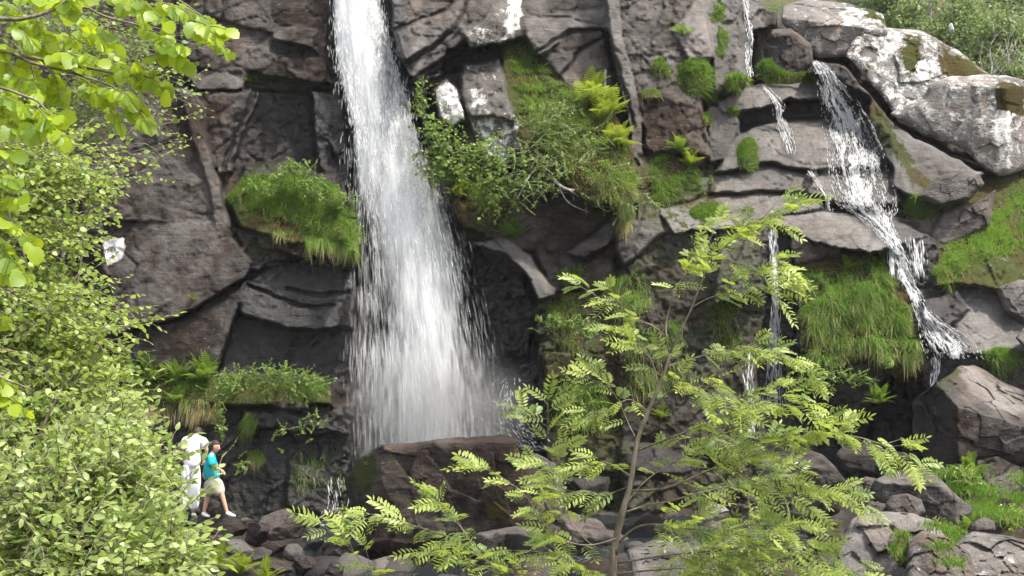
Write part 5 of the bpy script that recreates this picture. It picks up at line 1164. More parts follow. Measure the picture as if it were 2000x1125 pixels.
# bushes growing on the cliff
def cliff_bush(name, label, base_px, blobs, tmpl, mat, trunks, bark='bark_birch', leaves=17, shoot=(.35, .8), size=(.7, 1.2), sag=.4, grow=(.3, -.3, .3), cat='bush'):
    base = P(*base_px)
    return leafy(name, label, cat, base, blobs, tmpl, (mat, mat), 0, (.0035, .0015), trunks, grow, leaves=leaves, shoot=shoot, size=size, bark=bark, sag=sag)
cliff_bush('birch_bush', 'crooked low birch growing out of the cliff above the dark face', (1060,300,33.0),
  [(1080,250,70,60,32.4,.4,110),(1030,310,60,50,32.3,.4,80),(1110,330,80,50,32.2,.5,130),(1190,360,60,45,32.1,.4,80),(1150,300,60,50,32.3,.4,70),(1060,360,70,30,32.1,.4,60),(1210,390,40,25,32.0,.3,30)], LF_TINY, 'leaf_small',
  [[(1050,290,33.0,.06),(1070,330,32.5,.05),(1090,360,32.1,.04),(1120,372,31.9,.03),(1160,366,31.9,.015)],[(1110,370,31.9,.02),(1150,390,31.9,.012),(1200,380,31.9,.008)],[(1060,310,32.7,.03),(1030,350,32.1,.02),(1010,390,32.0,.01)],[(1090,360,32.1,.02),(1110,395,32,.012),(1150,415,32,.005)]], shoot=(.3, .65))
cliff_bush('maple_bush', 'dark broad-leaved bush right of the main fall', (900,330,33.0),
  [(850,260,30,40,32.3,.3,36),(890,300,60,40,32.3,.3,70),(940,330,60,40,32.2,.3,70),(980,370,40,40,32.2,.3,45),(860,330,40,30,32.3,.3,30),(960,280,30,30,32.3,.2,18),(820,190,14,40,32.6,.2,16)], leaf_mesh('leaf', .10, .09, 'ovate', .2, .2, 0, 2, 0), 'leaf_small',
  [[(900,340,33,.04),(890,310,32.4,.03),(860,260,32.3,.012)],[(905,340,33,.04),(940,330,32.3,.02),(980,360,32.2,.008)]], bark='bark', leaves=8)
cliff_bush('herb_clump', 'leafy green herbs crowning the ledge mat by the main fall', (575,350,32.6),
  [(575,335,36,26,32.3,.3,60),(610,365,40,20,32.2,.3,40),(660,390,36,18,32.2,.3,45),(520,360,40,16,32.2,.3,30)], LF_TINY, 'leaf_small', [[(575,365,32.5,.02),(576,340,32.3,.006)]], shoot=(.2, .45), cat='plants', bark='stem')
cliff_bush('herb_clump', 'leafy herbs along the right half of the fern ledge', (520,760,31.4),
  [(470,738,40,22,31.0,.3,60),(540,735,50,22,31.0,.3,80),(600,745,36,22,31.0,.3,55),(440,760,40,20,31.0,.2,40),(560,765,60,14,31.0,.2,50)], LF_TINY, 'leaf_small', [[(520,780,31.3,.02),(522,745,31,.006)]], shoot=(.2, .5), cat='plants', bark='stem')
cliff_bush('herb_clump', 'bright herbs on the rib above the stream right of the fall', (1110,640,32.0),
  [(1090,625,40,14,31.7,.2,36),(1140,640,30,18,31.7,.2,30),(1110,760,40,30,31.6,.2,50),(1230,600,36,40,31.8,.2,50)], LF_TINY, 'leaf_small', [[(1110,660,32,.02),(1112,630,31.7,.006)]], shoot=(.15, .4), cat='plants', bark='stem')
cliff_bush('herb_clump', 'scattered green herbs among the black wall behind the people', (470,860,31.2),
  [(430,830,14,40,30.9,.2,18),(470,900,20,30,30.9,.2,12),(560,850,60,40,30.9,.2,14),(620,820,30,30,30.9,.2,10)], LF_TINY, 'leaf_small', [[(430,860,31.1,.012),(432,820,30.9,.004)]], shoot=(.15, .4), cat='plants', bark='stem')
cliff_bush('herb_clump', 'leafy herbs at the lower edge of the grassy face', (1620,720,31.6),
  [(1620,730,40,20,31.2,.2,40),(1680,735,30,14,31.2,.2,24),(1560,860,20,30,31.0,.3,14),(1740,700,14,14,31.0,.2,10)], LF_TINY, 'leaf_small', [[(1620,750,31.6,.012),(1622,725,31.3,.004)]], shoot=(.15, .4), cat='plants', bark='stem')
cliff_bush('herb_clump', 'leafy plants at the foot of the peaked boulder', (1890,960,25.4),
  [(1890,930,24,24,25,.2,26),(1980,1010,30,30,24,.2,36),(1880,1010,40,20,24.2,.2,30),(1870,1060,30,16,22.6,.2,16)], LF_TINY, 'leaf_birch', [[(1890,970,25.4,.012),(1892,940,25,.004)]], shoot=(.12, .3), size=(.5, .9), cat='plants', bark='stem')

# ---------------------------------------------------------------- far wood on the hillside
def far_tree(label, px, top, bot, d, w, n, trunk_w=.10, name='birch_tree', group='trees on the far hillside', shrub=False):
    b0 = P(px, bot, d); base = Vector((b0.x, b0.y, float(hillz(b0.x, b0.y)) - .15)); hgt = P(px, top, d).z - base.z; org = np.array(base); root = empty(name, base, label, 'bush' if shrub else 'tree', group)
    tp = [Vector((0, 0, 0)), Vector((random.uniform(-.2, .2), 0, hgt * .5)), Vector((random.uniform(-.4, .4), .1, hgt * .95))]
    v, q, t = tube(curve_pts(tp, 8), list(np.linspace(trunk_w, .015, 8)), 7); link('trunk', make_mesh('trunk', v, [q, t]), M['bark_birch'], root)
    A = Acc(); cl = []
    for k in range(9 if not shrub else 7):
        h = random.uniform(.25 if not shrub else .05, .95) * hgt; a = random.uniform(0, 6.28); ln = w * random.uniform(.4, .9); s = Vector((0, 0, h)); e = s + Vector((math.cos(a) * ln, math.sin(a) * ln * .7, random.uniform(.0, .5) * ln))
        v, q, t = tube([s, s.lerp(e, .5) + Vector((0, 0, .1)), e], [trunk_w * .35, trunk_w * .2, .008], 5); A.add(v, q, t); cl += [s.lerp(e, f) for f in (.45, .75, 1.0)]
    link('limb', A.mesh('limb'), M['bark_birch'], root, kind='stuff')
    cl += [Vector((0, 0, hgt * f)) for f in (.6, .8, .97)]; k = rng.integers(0, len(cl), n); c = np.array([tuple(x) for x in cl])[k]; pp = c + rng.normal(0, w * .26, (n, 3)) * np.array([1, 1, .8])
    hu = hashf(k, k * 3, k * 5, 77) * .6 + rng.uniform(0, .4, n)
    R = frames(rng.normal(0, 1, (n, 3)) + np.array([0, 0, -.3]), rng.normal(0, .7, (n, 3)) + np.array([.2, -.4, .8])); joined('crown', LF_FAR, pp, R, rng.uniform(.7, 1.4, n), M['leaf_far'], root, hu)
    root_children = [c for c in root.children if c.name.startswith('crown')]
    return root
random.seed(21)
for a in [('tall pale-stemmed birch rising out of the top right edge', 1912,-220,60,54,2.2,4200,.13), ('dark leafy tree behind the tall pale-stemmed birch', 1965,-240,40,60,2.8,5200,.14), ('thin birch left of the pale pointed stone', 1818,-200,45,58,2.0,3600,.08),
          ('tree at the far right edge above the dead branches', 2030,-160,90,52,2.6,4200,.12), ('light green birch at the top edge above the brown heath', 1745,-180,10,62,2.4,3800,.10), ('far tree closing the gap right of the light green birch', 1860,-260,0,72,3.2,4800,.14), ('far tree behind the top right corner', 1990,-260,0,80,3.6,4800,.15), ('far birch at the top edge beyond the heath', 1790,-260,-20,80,3.4,4200,.14)]: far_tree(*a)
for a in [('light bush behind the pale pointed stone', 1870,10,80,49,1.1,2400,.04), ('spreading bush behind the huge lichen boulder', 1930,40,130,46,1.3,2600,.05), ('bush at the right edge behind the angular boulder', 1990,60,160,44,1.3,2600,.05), ('low bush on the heath left of the thin birch', 1790,5,55,52,1.0,2000,.04), ('low bush at the upper edge of the heath', 1735,-25,20,56,1.2,2000,.04), ('bush under the leaning dead branches', 1960,110,170,42,1.0,1800,.04)]: far_tree(*a, name='far_bush', group='bushes on the far hillside', shrub=True)
# leaning dead branches
db = P(1960, 175, 41.5); root = empty('dead_branch', db, 'tangle of bare grey branches leaning behind the angular boulder', 'branch')
A = Acc(); org = np.array(db)
for k in range(16):
    s = P(1925 + random.uniform(-10, 70), 150 + random.uniform(-10, 20), 41.5); e = s + Vector((random.uniform(-.3, .9), random.uniform(-.4, .4), random.uniform(.4, 1.3)))
    pts = curve_pts([s, s.lerp(e, .5) + Vector((random.uniform(-.2, .2), 0, random.uniform(-.1, .2))), e], 7); v, q, t = tube([tuple(p - db) for p in pts], list(np.linspace(.022, .006, 7)), 5); A.add(v, q, t)
    for j in range(3):
        p = pts[random.randint(2, 5)]; e2 = p + Vector((random.uniform(-.4, .4), random.uniform(-.2, .2), random.uniform(.1, .5))); v, q, t = tube([tuple(p - db), tuple(e2 - db)], [.009, .003], 4); A.add(v, q, t)
link('twig', A.mesh('twig'), M['bark_birch'], root)
# heath on the hillside edge
def hill_cover(label, pxr, pyr, n, col, straw, Lr):
    px = rng.uniform(*pxr, n); d = rng.uniform(39.5, 60, n); X = (px - 1000) / F * d
    Z = hillz(X, d); root = np.stack([X, d, Z], -1); V, q, t, c = blades(root, np.tile([0, -.3, .95], (n, 1)), rng.uniform(*Lr, n), rng.uniform(.012, .025, n), rng.uniform(.2, .8, n), (rng.uniform(0, 1, n) < straw) * 1.0, rng.uniform(*col, n))
    return link('heath', make_mesh('heath', V, [q, t], True, c), M['grass'], label=label, cat='heath', kind='stuff')
hill_cover('grass and heath covering the far hillside', (1480, 2150), None, 16000, (.1, .9), .35, (.2, .5))

# ---------------------------------------------------------------- rowan in the foreground
def rowan_leaf(seed):
    r = np.random.default_rng(seed); V = []; Q = []; L = .165; pairs = 6
    lv, lq = leaf_mesh('leaflet', .052, .0185, 'narrow', .35, .18, 0, 3, .001)
    def rach(t): return np.array([0, L * t, -.35 * L * t * t])
    for i in range(6):
        p = rach(i / 5); V += [p + np.array([-.0009, 0, 0]), p + np.array([.0009, 0, 0.0005])]
    for i in range(5): Q.append((2 * i, 2 * i + 1, 2 * i + 3, 2 * i + 2))
    def put(p, yaw, roll, s):
        cy_, sy_ = math.cos(yaw), math.sin(yaw); cr, sr = math.cos(roll), math.sin(roll); b0 = len(V)
        for v in lv:
            v = v * s; v = np.array([v[0] * cr + v[2] * sr, v[1], -v[0] * sr + v[2] * cr]); V.append(p + np.array([v[0] * cy_ + v[1] * sy_, -v[0] * sy_ + v[1] * cy_, v[2]]))
        for q in lq: Q.append(tuple(int(x) + b0 for x in q))
    for i in range(pairs):
        t = .24 + .70 * i / (pairs - 1); s = (.72 + .36 * math.sin(math.pi * (i + .6) / (pairs + .4))) * r.uniform(.9, 1.1)
        for sg in (-1, 1): put(rach(t), sg * math.radians(r.uniform(56, 72)), sg * r.uniform(-.1, .45), s)
    put(rach(.98), r.uniform(-.1, .1), 0, .9)
    return np.array(V), np.array(Q)

RD = 4.8
rb_ = P(1198, 1125, RD); rbase = Vector((rb_.x + .01, rb_.y, gz(rb_.x, RD) - .05)); rorg = np.array(rbase)
rowan = empty('rowan_tree', rbase, 'young rowan with feathery compound leaves standing in front of the rocks', 'tree')
def rp(l): return [P(x, y, RD + dz) for (x, y, dz) in l]
stem = [rbase] + rp([(1198,1140,0),(1200,1080,0),(1206,1040,0),(1218,992,0),(1230,952,0),(1240,888,0),(1246,856,0),(1266,804,0),(1280,772,0),(1298,728,0),(1308,690,0)])
def branch_obj(name, pts, rs, n=22, sides=8):
    c = curve_pts(pts, n); r = np.interp(np.linspace(0, 1, n), np.linspace(0, 1, len(rs)), rs); v, q, t = tube([tuple(p - rbase) for p in c], list(r), sides)
    link(name, make_mesh(name, v, [q, t]), M['bark'], rowan); return c
branch_obj('trunk', stem, [.015, .0135, .0115, .009, .0075, .006, .005], 40, 10)
BR = [ # px, py, depth offset; first radius; where leaves start
 ([(1308,690,0),(1302,662,0),(1302,626,.02),(1314,584,.03),(1326,553,.05),(1357,514,.06),(1385,470,.08),(1400,440,.1)], .0045, .45),
 ([(1308,690,0),(1330,644,-.02),(1351,602,-.03),(1369,553,-.04),(1390,511,-.05),(1423,475,-.05),(1466,442,-.06),(1514,416,-.06),(1548,400,-.06)], .006, .42),
 ([(1351,601,-.03),(1381,584,-.05),(1423,572,-.08),(1469,569,-.1),(1530,563,-.12)], .0035, .25),
 ([(1390,511,-.05),(1430,514,-.1),(1484,523,-.14),(1540,532,-.18)], .0028, .2),
 ([(1299,655,.0),(1272,635,-.04),(1236,620,-.06),(1212,599,-.08),(1169,581,-.1),(1140,553,-.12)], .0032, .35),
 ([(1285,745,0),(1271,699,.05),(1251,668,.08),(1230,650,.1),(1196,640,.12)], .003, .35),
 ([(1280,792,0),(1304,768,-.05),(1332,754,-.09),(1365,758,-.13),(1420,772,-.18),(1470,790,-.2)], .0036, .3),
 ([(1304,716,0),(1340,704,.05),(1400,688,.1),(1460,680,.13),(1500,688,.15),(1560,706,.17),(1592,740,.18)], .004, .25),
 ([(1246,880,0),(1280,866,-.05),(1328,848,-.1),(1384,826,-.15),(1432,806,-.2),(1500,788,-.24),(1575,800,-.28)], .0055, .32),
 ([(1236,958,0),(1288,956,-.05),(1328,944,-.1),(1404,910,-.14),(1452,896,-.2),(1512,876,-.22),(1580,852,-.25),(1640,848,-.28),(1700,860,-.3),(1744,880,-.32),(1772,905,-.33)], .006, .3),
 ([(1222,1000,0),(1260,988,.05),(1312,978,.1),(1360,964,.12),(1432,948,.15),(1520,936,.18),(1600,950,.2),(1680,985,.22)], .006, .28),
 ([(1208,1060,0),(1240,1032,-.06),(1280,1024,-.12),(1340,1032,-.2),(1408,1036,-.25),(1480,1024,-.3),(1530,1040,-.33)], .006, .3),
 ([(1205,1100,0),(1300,1085,-.1),(1400,1075,-.2),(1500,1065,-.28),(1590,1085,-.32),(1680,1122,-.36)], .005, .25),
 ([(1204,1120,0),(1320,1110,.1),(1420,1105,.2),(1520,1100,.25),(1620,1120,.28)], .005, .2),
 ([(1240,852,0),(1228,828,.05),(1216,800,.08),(1200,768,.1),(1175,735,.12)], .003, .3),
 ([(1296,735,0),(1280,724,.08),(1264,690,.12),(1240,660,.15)], .003, .4),
 ([(1232,930,0),(1190,905,-.05),(1160,904,-.08),(1110,915,-.1),(1070,905,-.12)], .0035, .25),
 ([(1210,1050,0),(1150,1065,-.08),(1092,1052,-.12),(1060,1020,-.16),(1032,976,-.2),(1000,945,-.22),(940,912,-.25)], .0045, .25),
 ([(1204,1090,0),(1150,1060,.08),(1110,1010,.12),(1090,960,.14),(1072,900,.16),(1070,790,.16)], .004, .35),
 ([(1230,950,0),(1180,965,.06),(1120,960,.1),(1080,950,.12)], .0035, .2),
 ([(1200,1130,0),(1100,1160,-.15),(1010,1125,-.2),(940,1090,-.24),(880,1050,-.27),(820,1030,-.3),(765,1012,-.32),(722,1004,-.33)], .005, .35),
 ([(1010,1125,-.2),(950,1110,-.22),(890,1090,-.24),(830,1080,-.27)], .003, .2),
 ([(940,1090,-.24),(900,1030,-.26),(870,1000,-.28),(855,975,-.28)], .0028, .25),
 ([(1200,1180,0),(980,1220,-.2),(800,1180,-.3),(730,1120,-.34),(695,1085,-.36),(660,1048,-.38),(632,1028,-.38)], .0045, .6),
 ([(1200,1150,0),(1130,1110,-.1),(1060,1080,-.14),(1000,1075,-.18)], .004, .25),
 ([(1198,1160,0),(1280,1150,-.15),(1350,1120,-.25),(1420,1130,-.3)], .004, .25),
 ([(1218,990,0),(1260,940,.1),(1320,900,.16),(1380,870,.2),(1440,850,.22)], .004, .35),
 ([(1266,804,0),(1230,780,-.06),(1190,800,-.1),(1150,815,-.12)], .0026, .35),
 ([(1404,910,-.14),(1450,930,-.18),(1520,960,-.2),(1580,990,-.22)], .003, .2),
 ([(1432,948,.15),(1480,985,.12),(1520,1010,.1),(1560,1020,.1)], .003, .2),
 ([(1340,1032,-.2),(1400,1060,-.26),(1460,1080,-.3)], .003, .2),
]
LP, LA, LN, LS = [], [], [], []
for bi, (pl, r0, st) in enumerate(BR):
    pts = rp(pl); c = branch_obj('branch', pts, [r0 * .75, r0 * .42, r0 * .18], 24, 6)
    cum = [0]
    for i in range(1, len(c)): cum.append(cum[-1] + (c[i] - c[i - 1]).length)
    tot = cum[-1]; n = max(5, int(tot * (1 - st) / (.026 if pl[-1][0] < 1300 else .019)))
    for k in range(n + 1):
        u = tot * (st + (1 - st) * k / n); i = min(max(np.searchsorted(cum, u) - 1, 0), len(c) - 2); f = (u - cum[i]) / max(cum[i + 1] - cum[i], 1e-6); p = c[i].lerp(c[i + 1], min(f, 1)); tg = (c[i + 1] - c[i]).normalized()
        lat = tg.cross(Vector((0, 0, 1)));  lat = lat.normalized() if lat.length > .2 else Vector((random.choice((-1, 1)), .3, 0)).normalized()
        sg = 1 if k % 2 else -1
        reps = 1 if k < n else 3
        for q in range(reps):
            ax = tg * random.uniform(.4, .9) + lat * sg * random.uniform(.5, 1.1) + Vector((random.gauss(0, .25), random.gauss(0, .2), random.gauss(-.05, .22)))
            if reps == 3: ax = tg + lat * (q - 1) * .8 + Vector((0, 0, random.gauss(.05, .15)))
            nn = Vector((random.gauss(.1, .3), random.gauss(-.60, .35), 1.0))
            LP.append(tuple(p)); LA.append(tuple(ax)); LN.append(tuple(nn)); LS.append(random.uniform(.38, .66) * (.8 + .25 * min(1, r0 / .005)))
        if random.random() < .42 and k < n - 1:      # short spur with its own leaves
            sd = (tg * .6 + lat * -sg * .8 + Vector((0, random.gauss(0, .3), random.gauss(.1, .25)))).normalized(); ln = random.uniform(.05, .11); e = p + sd * ln
            v, qd, t = tube([tuple(p - rbase), tuple(e - rbase)], [.0013, .0008], 4); link('twig', make_mesh('twig', v, [qd, t]), M['bark'], rowan)
            for w_ in (-.8, 0, .8):
                ax = sd + lat * w_ + Vector((0, random.gauss(0, .2), random.gauss(0, .2))); LP.append(tuple(e)); LA.append(tuple(ax)); LN.append((random.gauss(.1, .3), random.gauss(-.60, .35), 1.0)); LS.append(random.uniform(.36, .58))
LP, LA, LN, LS = map(np.array, (LP, LA, LN, LS)); LR = frames(LA, LN)
variants = [rowan_leaf(s) for s in range(4)]; perm = rng.permutation(len(LP)); one, rest = perm[:300], perm[300:]
for vi, tm in enumerate(variants):
    me = make_mesh('leaf', tm[0], tm[1], True); me.materials.append(M['leaf_rowan']); ix = one[vi::4]; single('leaf', me, LP[ix], LR[ix], LS[ix], rowan, rorg)
    ix = rest[vi::4]
    if len(ix): joined('foliage', tm, LP[ix], LR[ix], LS[ix], M['leaf_rowan_many'], rowan, None, rorg)

# ---------------------------------------------------------------- people
M['skin'] = plain_material('skin', (.50, .28, .19), .55, .08, 20); M['hair'] = plain_material('dark_hair', (.035, .022, .016), .6, .3, 60)
M['white_cloth'] = plain_material('white_cotton', (.80, .80, .82), .85, .04, 12); M['turquoise'] = plain_material('turquoise_cotton', (.012, .33, .36), .8, .12, 14)
M['beige'] = plain_material('beige_cotton', (.42, .38, .31), .85, .08, 14); M['shoe'] = plain_material('white_shoe', (.80, .79, .78), .6, .05, 20); M['sole'] = plain_material('dark_sole', (.10, .07, .05), .8, .1, 20)
M['eye'] = plain_material('dark_eye', (.02, .015, .012), .3, .1, 20); M['lip'] = plain_material('lip', (.36, .13, .11), .5, .1, 20); M['bag'] = plain_material('grey_cotton', (.55, .55, .58), .85, .06, 14)

def skin_obj(name, verts, edges, radii, mat, parent, root=0, sub=2):
    me = bpy.data.meshes.new(name); me.from_pydata([tuple(v) for v in verts], edges, []); o = bpy.data.objects.new(name, me); C.objects.link(o); o.parent = parent
    sk = o.modifiers.new('skin', 'SKIN'); sk.use_smooth_shade = True; sk.branch_smoothing = .6
    for i, r in enumerate(radii):
        sv = me.skin_vertices[0].data[i]; sv.radius = r if isinstance(r, tuple) else (r, r); sv.use_root = (i == root)
    ss = o.modifiers.new('subdivision', 'SUBSURF'); ss.levels = sub; ss.render_levels = sub
    me.materials.append(mat); return o

def ellipsoid(name, c, r, mat, parent, rot=(0, 0, 0), nu=20, nv=14, fn=None):
    V = []
    for j in range(nv + 1):
        th = math.pi * j / nv
        for i in range(nu):
            ph = 2 * math.pi * i / nu; p = Vector((math.sin(th) * math.cos(ph), math.sin(th) * math.sin(ph), math.cos(th)))
            if fn: p = fn(p)
            V.append((p.x * r[0], p.y * r[1], p.z * r[2]))
    a = np.arange((nv + 1) * nu).reshape(nv + 1, nu); b2 = np.roll(a, -1, 1); fq = np.stack([a[:-1], a[1:], b2[1:], b2[:-1]], -1).reshape(-1, 4)
    o = link(name, make_mesh(name, np.array(V), fq), mat, parent); o.location = c; o.rotation_euler = rot; return o

def head_parts(parent, c, yaw, pitch, r=.105, tilt=0.0, hair_len=0.0):
    """face looks along local -Y before the turn"""
    def skull(p):
        q = p.copy()
        if q.z < 0: q.x *= 1 + q.z * .28; q.y *= 1 + q.z * .10
        if q.y < -.2 and q.z < .2: q.y *= 1.04
        return q
    rot = Matrix.Rotation(yaw, 3, 'Z') @ Matrix.Rotation(pitch, 3, 'X') @ Matrix.Rotation(tilt, 3, 'Y'); eu = rot.to_euler(); cc = Vector(c)
    h = ellipsoid('head', cc, (r * .76, r * .94, r * 1.15), M['skin'], parent, eu, fn=skull)
    def at(v): return Vector(v)
    def part(nm, loc, rad, mat, rt=(0, 0, 0), fn=None):
        o = ellipsoid(nm, at(loc), rad, mat, h, rt, 12, 8, fn); return o
    part('nose', (0, -r * .98, -r * .12), (r * .13, r * .20, r * .24), M['skin'], (-.25, 0, 0))
    for s in (-1, 1):
        part('eye', (s * r * .30, -r * .82, r * .10), (r * .11, r * .07, r * .06), M['eye']); part('brow', (s * r * .30, -r * .86, r * .25), (r * .17, r * .06, r * .035), M['hair']); part('ear', (s * r * .76, r * .02, -r * .02), (r * .08, r * .16, r * .24), M['skin'])
    part('mouth', (0, -r * .86, -r * .52), (r * .24, r * .07, r * .055), M['lip'])
    def cap(p):
        q = p.copy()
        if q.y < -.35 and q.z < .42: q = Vector((q.x * .80, q.y * .72, max(q.z, .30)))
        elif q.z < -.35 - hair_len: q.z = -.35 - hair_len; q.x *= .9; q.y *= .9
        return q * (1 + .03 * math.sin(9 * p.x + 5 * p.y) * math.cos(8 * p.z))
    ellipsoid('hair', (0, r * .06, r * .10), (r * .86, r * 1.06, r * 1.16), M['hair'], h, (0, 0, 0), 28, 18, cap); return h

def hand(parent, wrist, direction, palm_n, curl=.5, s=1.0):
    d = Vector(direction).normalized(); n = Vector(palm_n).normalized(); x = d.cross(n).normalized(); n = x.cross(d); w = Vector(wrist); V = []; E = []; Rr = []
    def add(p, r): V.append(p); Rr.append(r); return len(V) - 1
    a = add(w - d * .02 * s, .024 * s); b_ = add(w + d * .04 * s, (.034 * s)); c_ = add(w + d * .075 * s, .034 * s); E += [(a, b_), (b_, c_)]
    hd = skin_obj('hand', V, E, Rr, M['skin'], parent, 0, 1)
    for k, (off, ln) in enumerate(((-.027, .062), (-.009, .072), (.009, .068), (.026, .054))):
        p = w + d * .075 * s + x * off * s; dd = d.copy(); V2 = [p - d * .012 * s]; cur = p
        for j in range(3):
            ang = curl * (.5 + .5 * j); dd = (d * math.cos(ang) + n * math.sin(ang)).normalized(); cur = cur + dd * ln * s / 3; V2.append(cur)
        skin_obj('finger', V2, [(0, 1), (1, 2), (2, 3)], [.0095 * s, .009 * s, .0085 * s, .007 * s], M['skin'], hd, 0, 1)
    p = w + d * .025 * s - x * .028 * s; skin_obj('thumb', [p, p + (d * .6 - x * .6 + n * .3).normalized() * .03 * s, p + (d * .9 - x * .5 + n * .5).normalized() * .058 * s], [(0, 1), (1, 2)], [.011 * s, .0095 * s, .008 * s], M['skin'], hd, 0, 1)
    return hd

# person in the turquoise shirt, stepping to the right with the head turned to the right
PD = 29.9
def W(px, py, dy=0.0): return P(px, py, PD + dy)
org = W(418, 1008); boy = empty('person', org, 'person in turquoise shirt, beige shorts and white shoes stepping right onto the rocks', 'person')
def rel(px, py, dy=0.0): return W(px, py, dy) - org
hipc = rel(416, 938); chest = rel(412, 903); neckb = rel(414, 885); headc = rel(420, 873)
nR, nL = rel(427, 946, -.06), rel(409, 946, .08)
kR, aR, fR, tR = rel(434, 968, -.10), rel(443, 999, -.12), rel(446, 1005, -.13), rel(456, 1006, -.16)
kL, aL, tL = rel(405, 972, .10), rel(398, 1000, .10), rel(405, 1006, .06)
shR, shL = rel(413, 891, -.16), rel(414, 891, .14); elR, wrR = rel(416, 911, -.22), rel(432, 918, -.24); elL, wrL = rel(404, 912, .18), rel(398, 925, .20)
bv = [hipc, chest, neckb, rel(416, 880), nR, kR, aR, fR, tR, nL, kL, aL, tL, shR, elR, wrR, shL, elL, wrL]
be = [(0, 1), (1, 2), (2, 3), (0, 4), (4, 5), (5, 6), (6, 7), (7, 8), (0, 9), (9, 10), (10, 11), (11, 12), (2, 13), (13, 14), (14, 15), (2, 16), (16, 17), (17, 18)]
br = [.12, .13, .07, .05, .080, .058, .038, .036, .026, .080, .058, .038, .028, .052, .038, .026, .052, .038, .026]
skin_obj('body', bv, be, br, M['skin'], boy)
skin_obj('shirt', [rel(416, 942), rel(413, 918), rel(411, 899), rel(413, 888), rel(414, 882), rel(412, 893, -.17), rel(415, 912, -.21), rel(413, 893, .12), rel(409, 909, .14)],
         [(0, 1), (1, 2), (2, 3), (3, 4), (3, 5), (5, 6), (3, 7), (7, 8)], [(.195, .185), (.205, .19), (.205, .185), (.15, .13), .075, .10, .105, .085, .085], M['turquoise'], boy)
skin_obj('shorts', [rel(416, 930), rel(416, 941), rel(426, 951, -.06), rel(431, 970, -.08), rel(409, 952, .08), rel(407, 971, .09)], [(0, 1), (1, 2), (2, 3), (1, 4), (4, 5)], [(.20, .18), (.21, .19), .155, .15, .15, .145], M['beige'], boy)
for (h0, t0) in ((rel(443, 1003, -.12), rel(457, 1007, -.16)), (rel(396, 1004, .10), rel(407, 1008, .06))):
    sh = skin_obj('shoe', [h0 + Vector((-.02, 0, .03)), h0 + Vector((.03, 0, .005)), t0 + Vector((-.03, 0, .0)), t0 + Vector((.04, 0, -.005))], [(0, 1), (1, 2), (2, 3)], [(.050, .05), (.055, .048), (.052, .036), (.038, .026)], M['shoe'], boy, 0, 2)
    skin_obj('sole', [h0 + Vector((-.03, 0, -.045)), t0 + Vector((.045, 0, -.035))], [(0, 1)], [(.045, .012), (.035, .010)], M['sole'], sh, 0, 1)
head_parts(boy, headc, math.radians(62), math.radians(8), .118, 0, .15)
hand(boy, wrR, (wrR - elR).normalized() + Vector((.1, 0, -.45)), (-.2, .2, -1), .6); hand(boy, wrL, (0, 0, -1), (1, 0, 0), .5)

# person in white, seen from behind
PD = 30.4
org = W(378, 1010); man = empty('person', org, 'person in white shirt and white trousers seen from behind, half hidden by the willow', 'person')
hip = rel(374, 908); nb = rel(380, 852); mv = [hip, rel(376, 880), nb, rel(384, 849, .16), rel(384, 915), rel(380, 955), rel(377, 1000), rel(382, 1008, .2), rel(364, 915, .02), rel(362, 955, .05), rel(360, 1000, .05), rel(366, 1008, .25), rel(398, 858), rel(404, 880, -.02), rel(399, 898, .05), rel(361, 860), rel(357, 882), rel(359, 898, .1)]
me_ = [(0, 1), (1, 2), (2, 3), (0, 4), (4, 5), (5, 6), (6, 7), (0, 8), (8, 9), (9, 10), (10, 11), (2, 12), (12, 13), (13, 14), (2, 15), (15, 16), (16, 17)]
skin_obj('body', mv, me_, [.13, .15, .08, .055, .09, .065, .04, .03, .09, .065, .04, .03, .055, .043, .030, .055, .043, .030], M['skin'], man)
skin_obj('shirt', [rel(374, 918), rel(376, 894), rel(378, 870), rel(380, 856), rel(382, 849, .04), rel(397, 859), rel(403, 876, -.02), rel(362, 860), rel(357, 878)], [(0, 1), (1, 2), (2, 3), (3, 4), (3, 5), (5, 6), (3, 7), (7, 8)], [(.25, .19), (.25, .20), (.26, .19), (.21, .15), .09, .12, .115, .12, .115], M['white_cloth'], man)
skin_obj('trousers', [rel(374, 898), rel(374, 914), rel(382, 924), rel(380, 955), rel(378, 998), rel(365, 924, .02), rel(362, 955, .05), rel(361, 998, .05)], [(0, 1), (1, 2), (2, 3), (3, 4), (1, 5), (5, 6), (6, 7)], [(.22, .17), (.23, .18), .155, .13, .12, .145, .12, .11], M['white_cloth'], man)
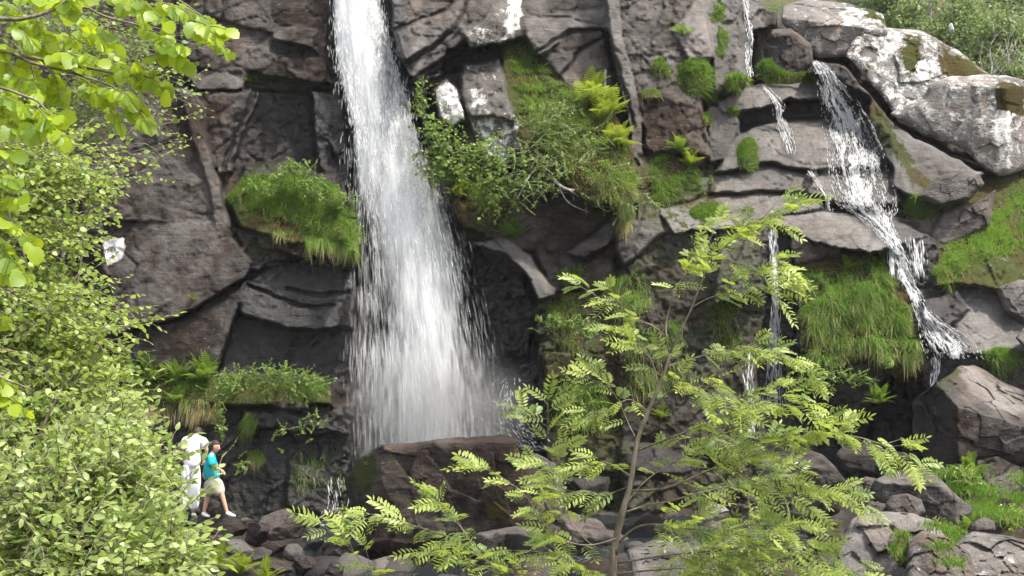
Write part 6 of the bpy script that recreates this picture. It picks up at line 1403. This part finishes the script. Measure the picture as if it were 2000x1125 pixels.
skin_obj('shoe', [rel(377, 1004, -.04), rel(380, 1008, .2)], [(0, 1)], [(.05, .05), (.045, .035)], M['shoe'], man); skin_obj('shoe', [rel(361, 1004, .0), rel(364, 1008, .25)], [(0, 1)], [(.05, .05), (.045, .035)], M['shoe'], man)
head_parts(man, rel(386, 846, .24), math.radians(165), math.radians(40), .115, 0, .2)
hand(man, rel(399, 898, .05), (-.2, .1, -1), (-1, 0, .1), .7); hand(man, rel(359, 898, .1), (.1, .1, -1), (1, 0, 0), .7)
bag = skin_obj('jacket', [rel(360, 905, -.18), rel(358, 925, -.2), rel(361, 945, -.18), rel(366, 915, -.18), rel(366, 940, -.18)], [(0, 1), (1, 2), (0, 3), (3, 4)], [.05, .06, .05, .055, .045], M['bag'], None)
bag.location = org; bag['label'] = 'pale grey jacket hanging at the side of the person in white'; bag['category'] = 'jacket'
# ---------------------------------------------------------------- damp air between the camera and the fall
hx0, hx1, hy0, hy1, hz0, hz1 = -420., 420., -420., 150., -2.2, 75.
hv = np.array([(x, y, z) for x in (hx0, hx1) for y in (hy0, hy1) for z in (hz0, hz1)]); hf = np.array([(0, 1, 3, 2), (4, 6, 7, 5), (0, 4, 5, 1), (2, 3, 7, 6), (0, 2, 6, 4), (1, 5, 7, 3)])
m, nt, out = newmat('damp_air'); pv = nt.nodes.new('ShaderNodeVolumePrincipled'); pv.inputs['Color'].default_value = (.93, .95, .97, 1); pv.inputs['Density'].default_value = .0003; pv.inputs['Anisotropy'].default_value = .25; nt.links.new(pv.outputs[0], out.inputs['Volume'])
link('haze', make_mesh('haze', hv, hf, False), m, label='faint damp haze in the air of the gorge', cat='haze', kind='stuff')
# fallen stick by the water
s0, s1 = P(612, 1020, 28.6), P(668, 992, 29.2); v, q, t = tube(curve_pts([tuple(Vector((0, 0, 0))), tuple((s1 - s0) * .5 + Vector((0, 0, .04))), tuple(s1 - s0)], 9), list(np.linspace(.022, .012, 9)), 7)
o = link('stick', make_mesh('stick', v, [q, t]), M['bark'], label='thin grey stick lying beside the dark heap at the water', cat='stick'); o.location = s0
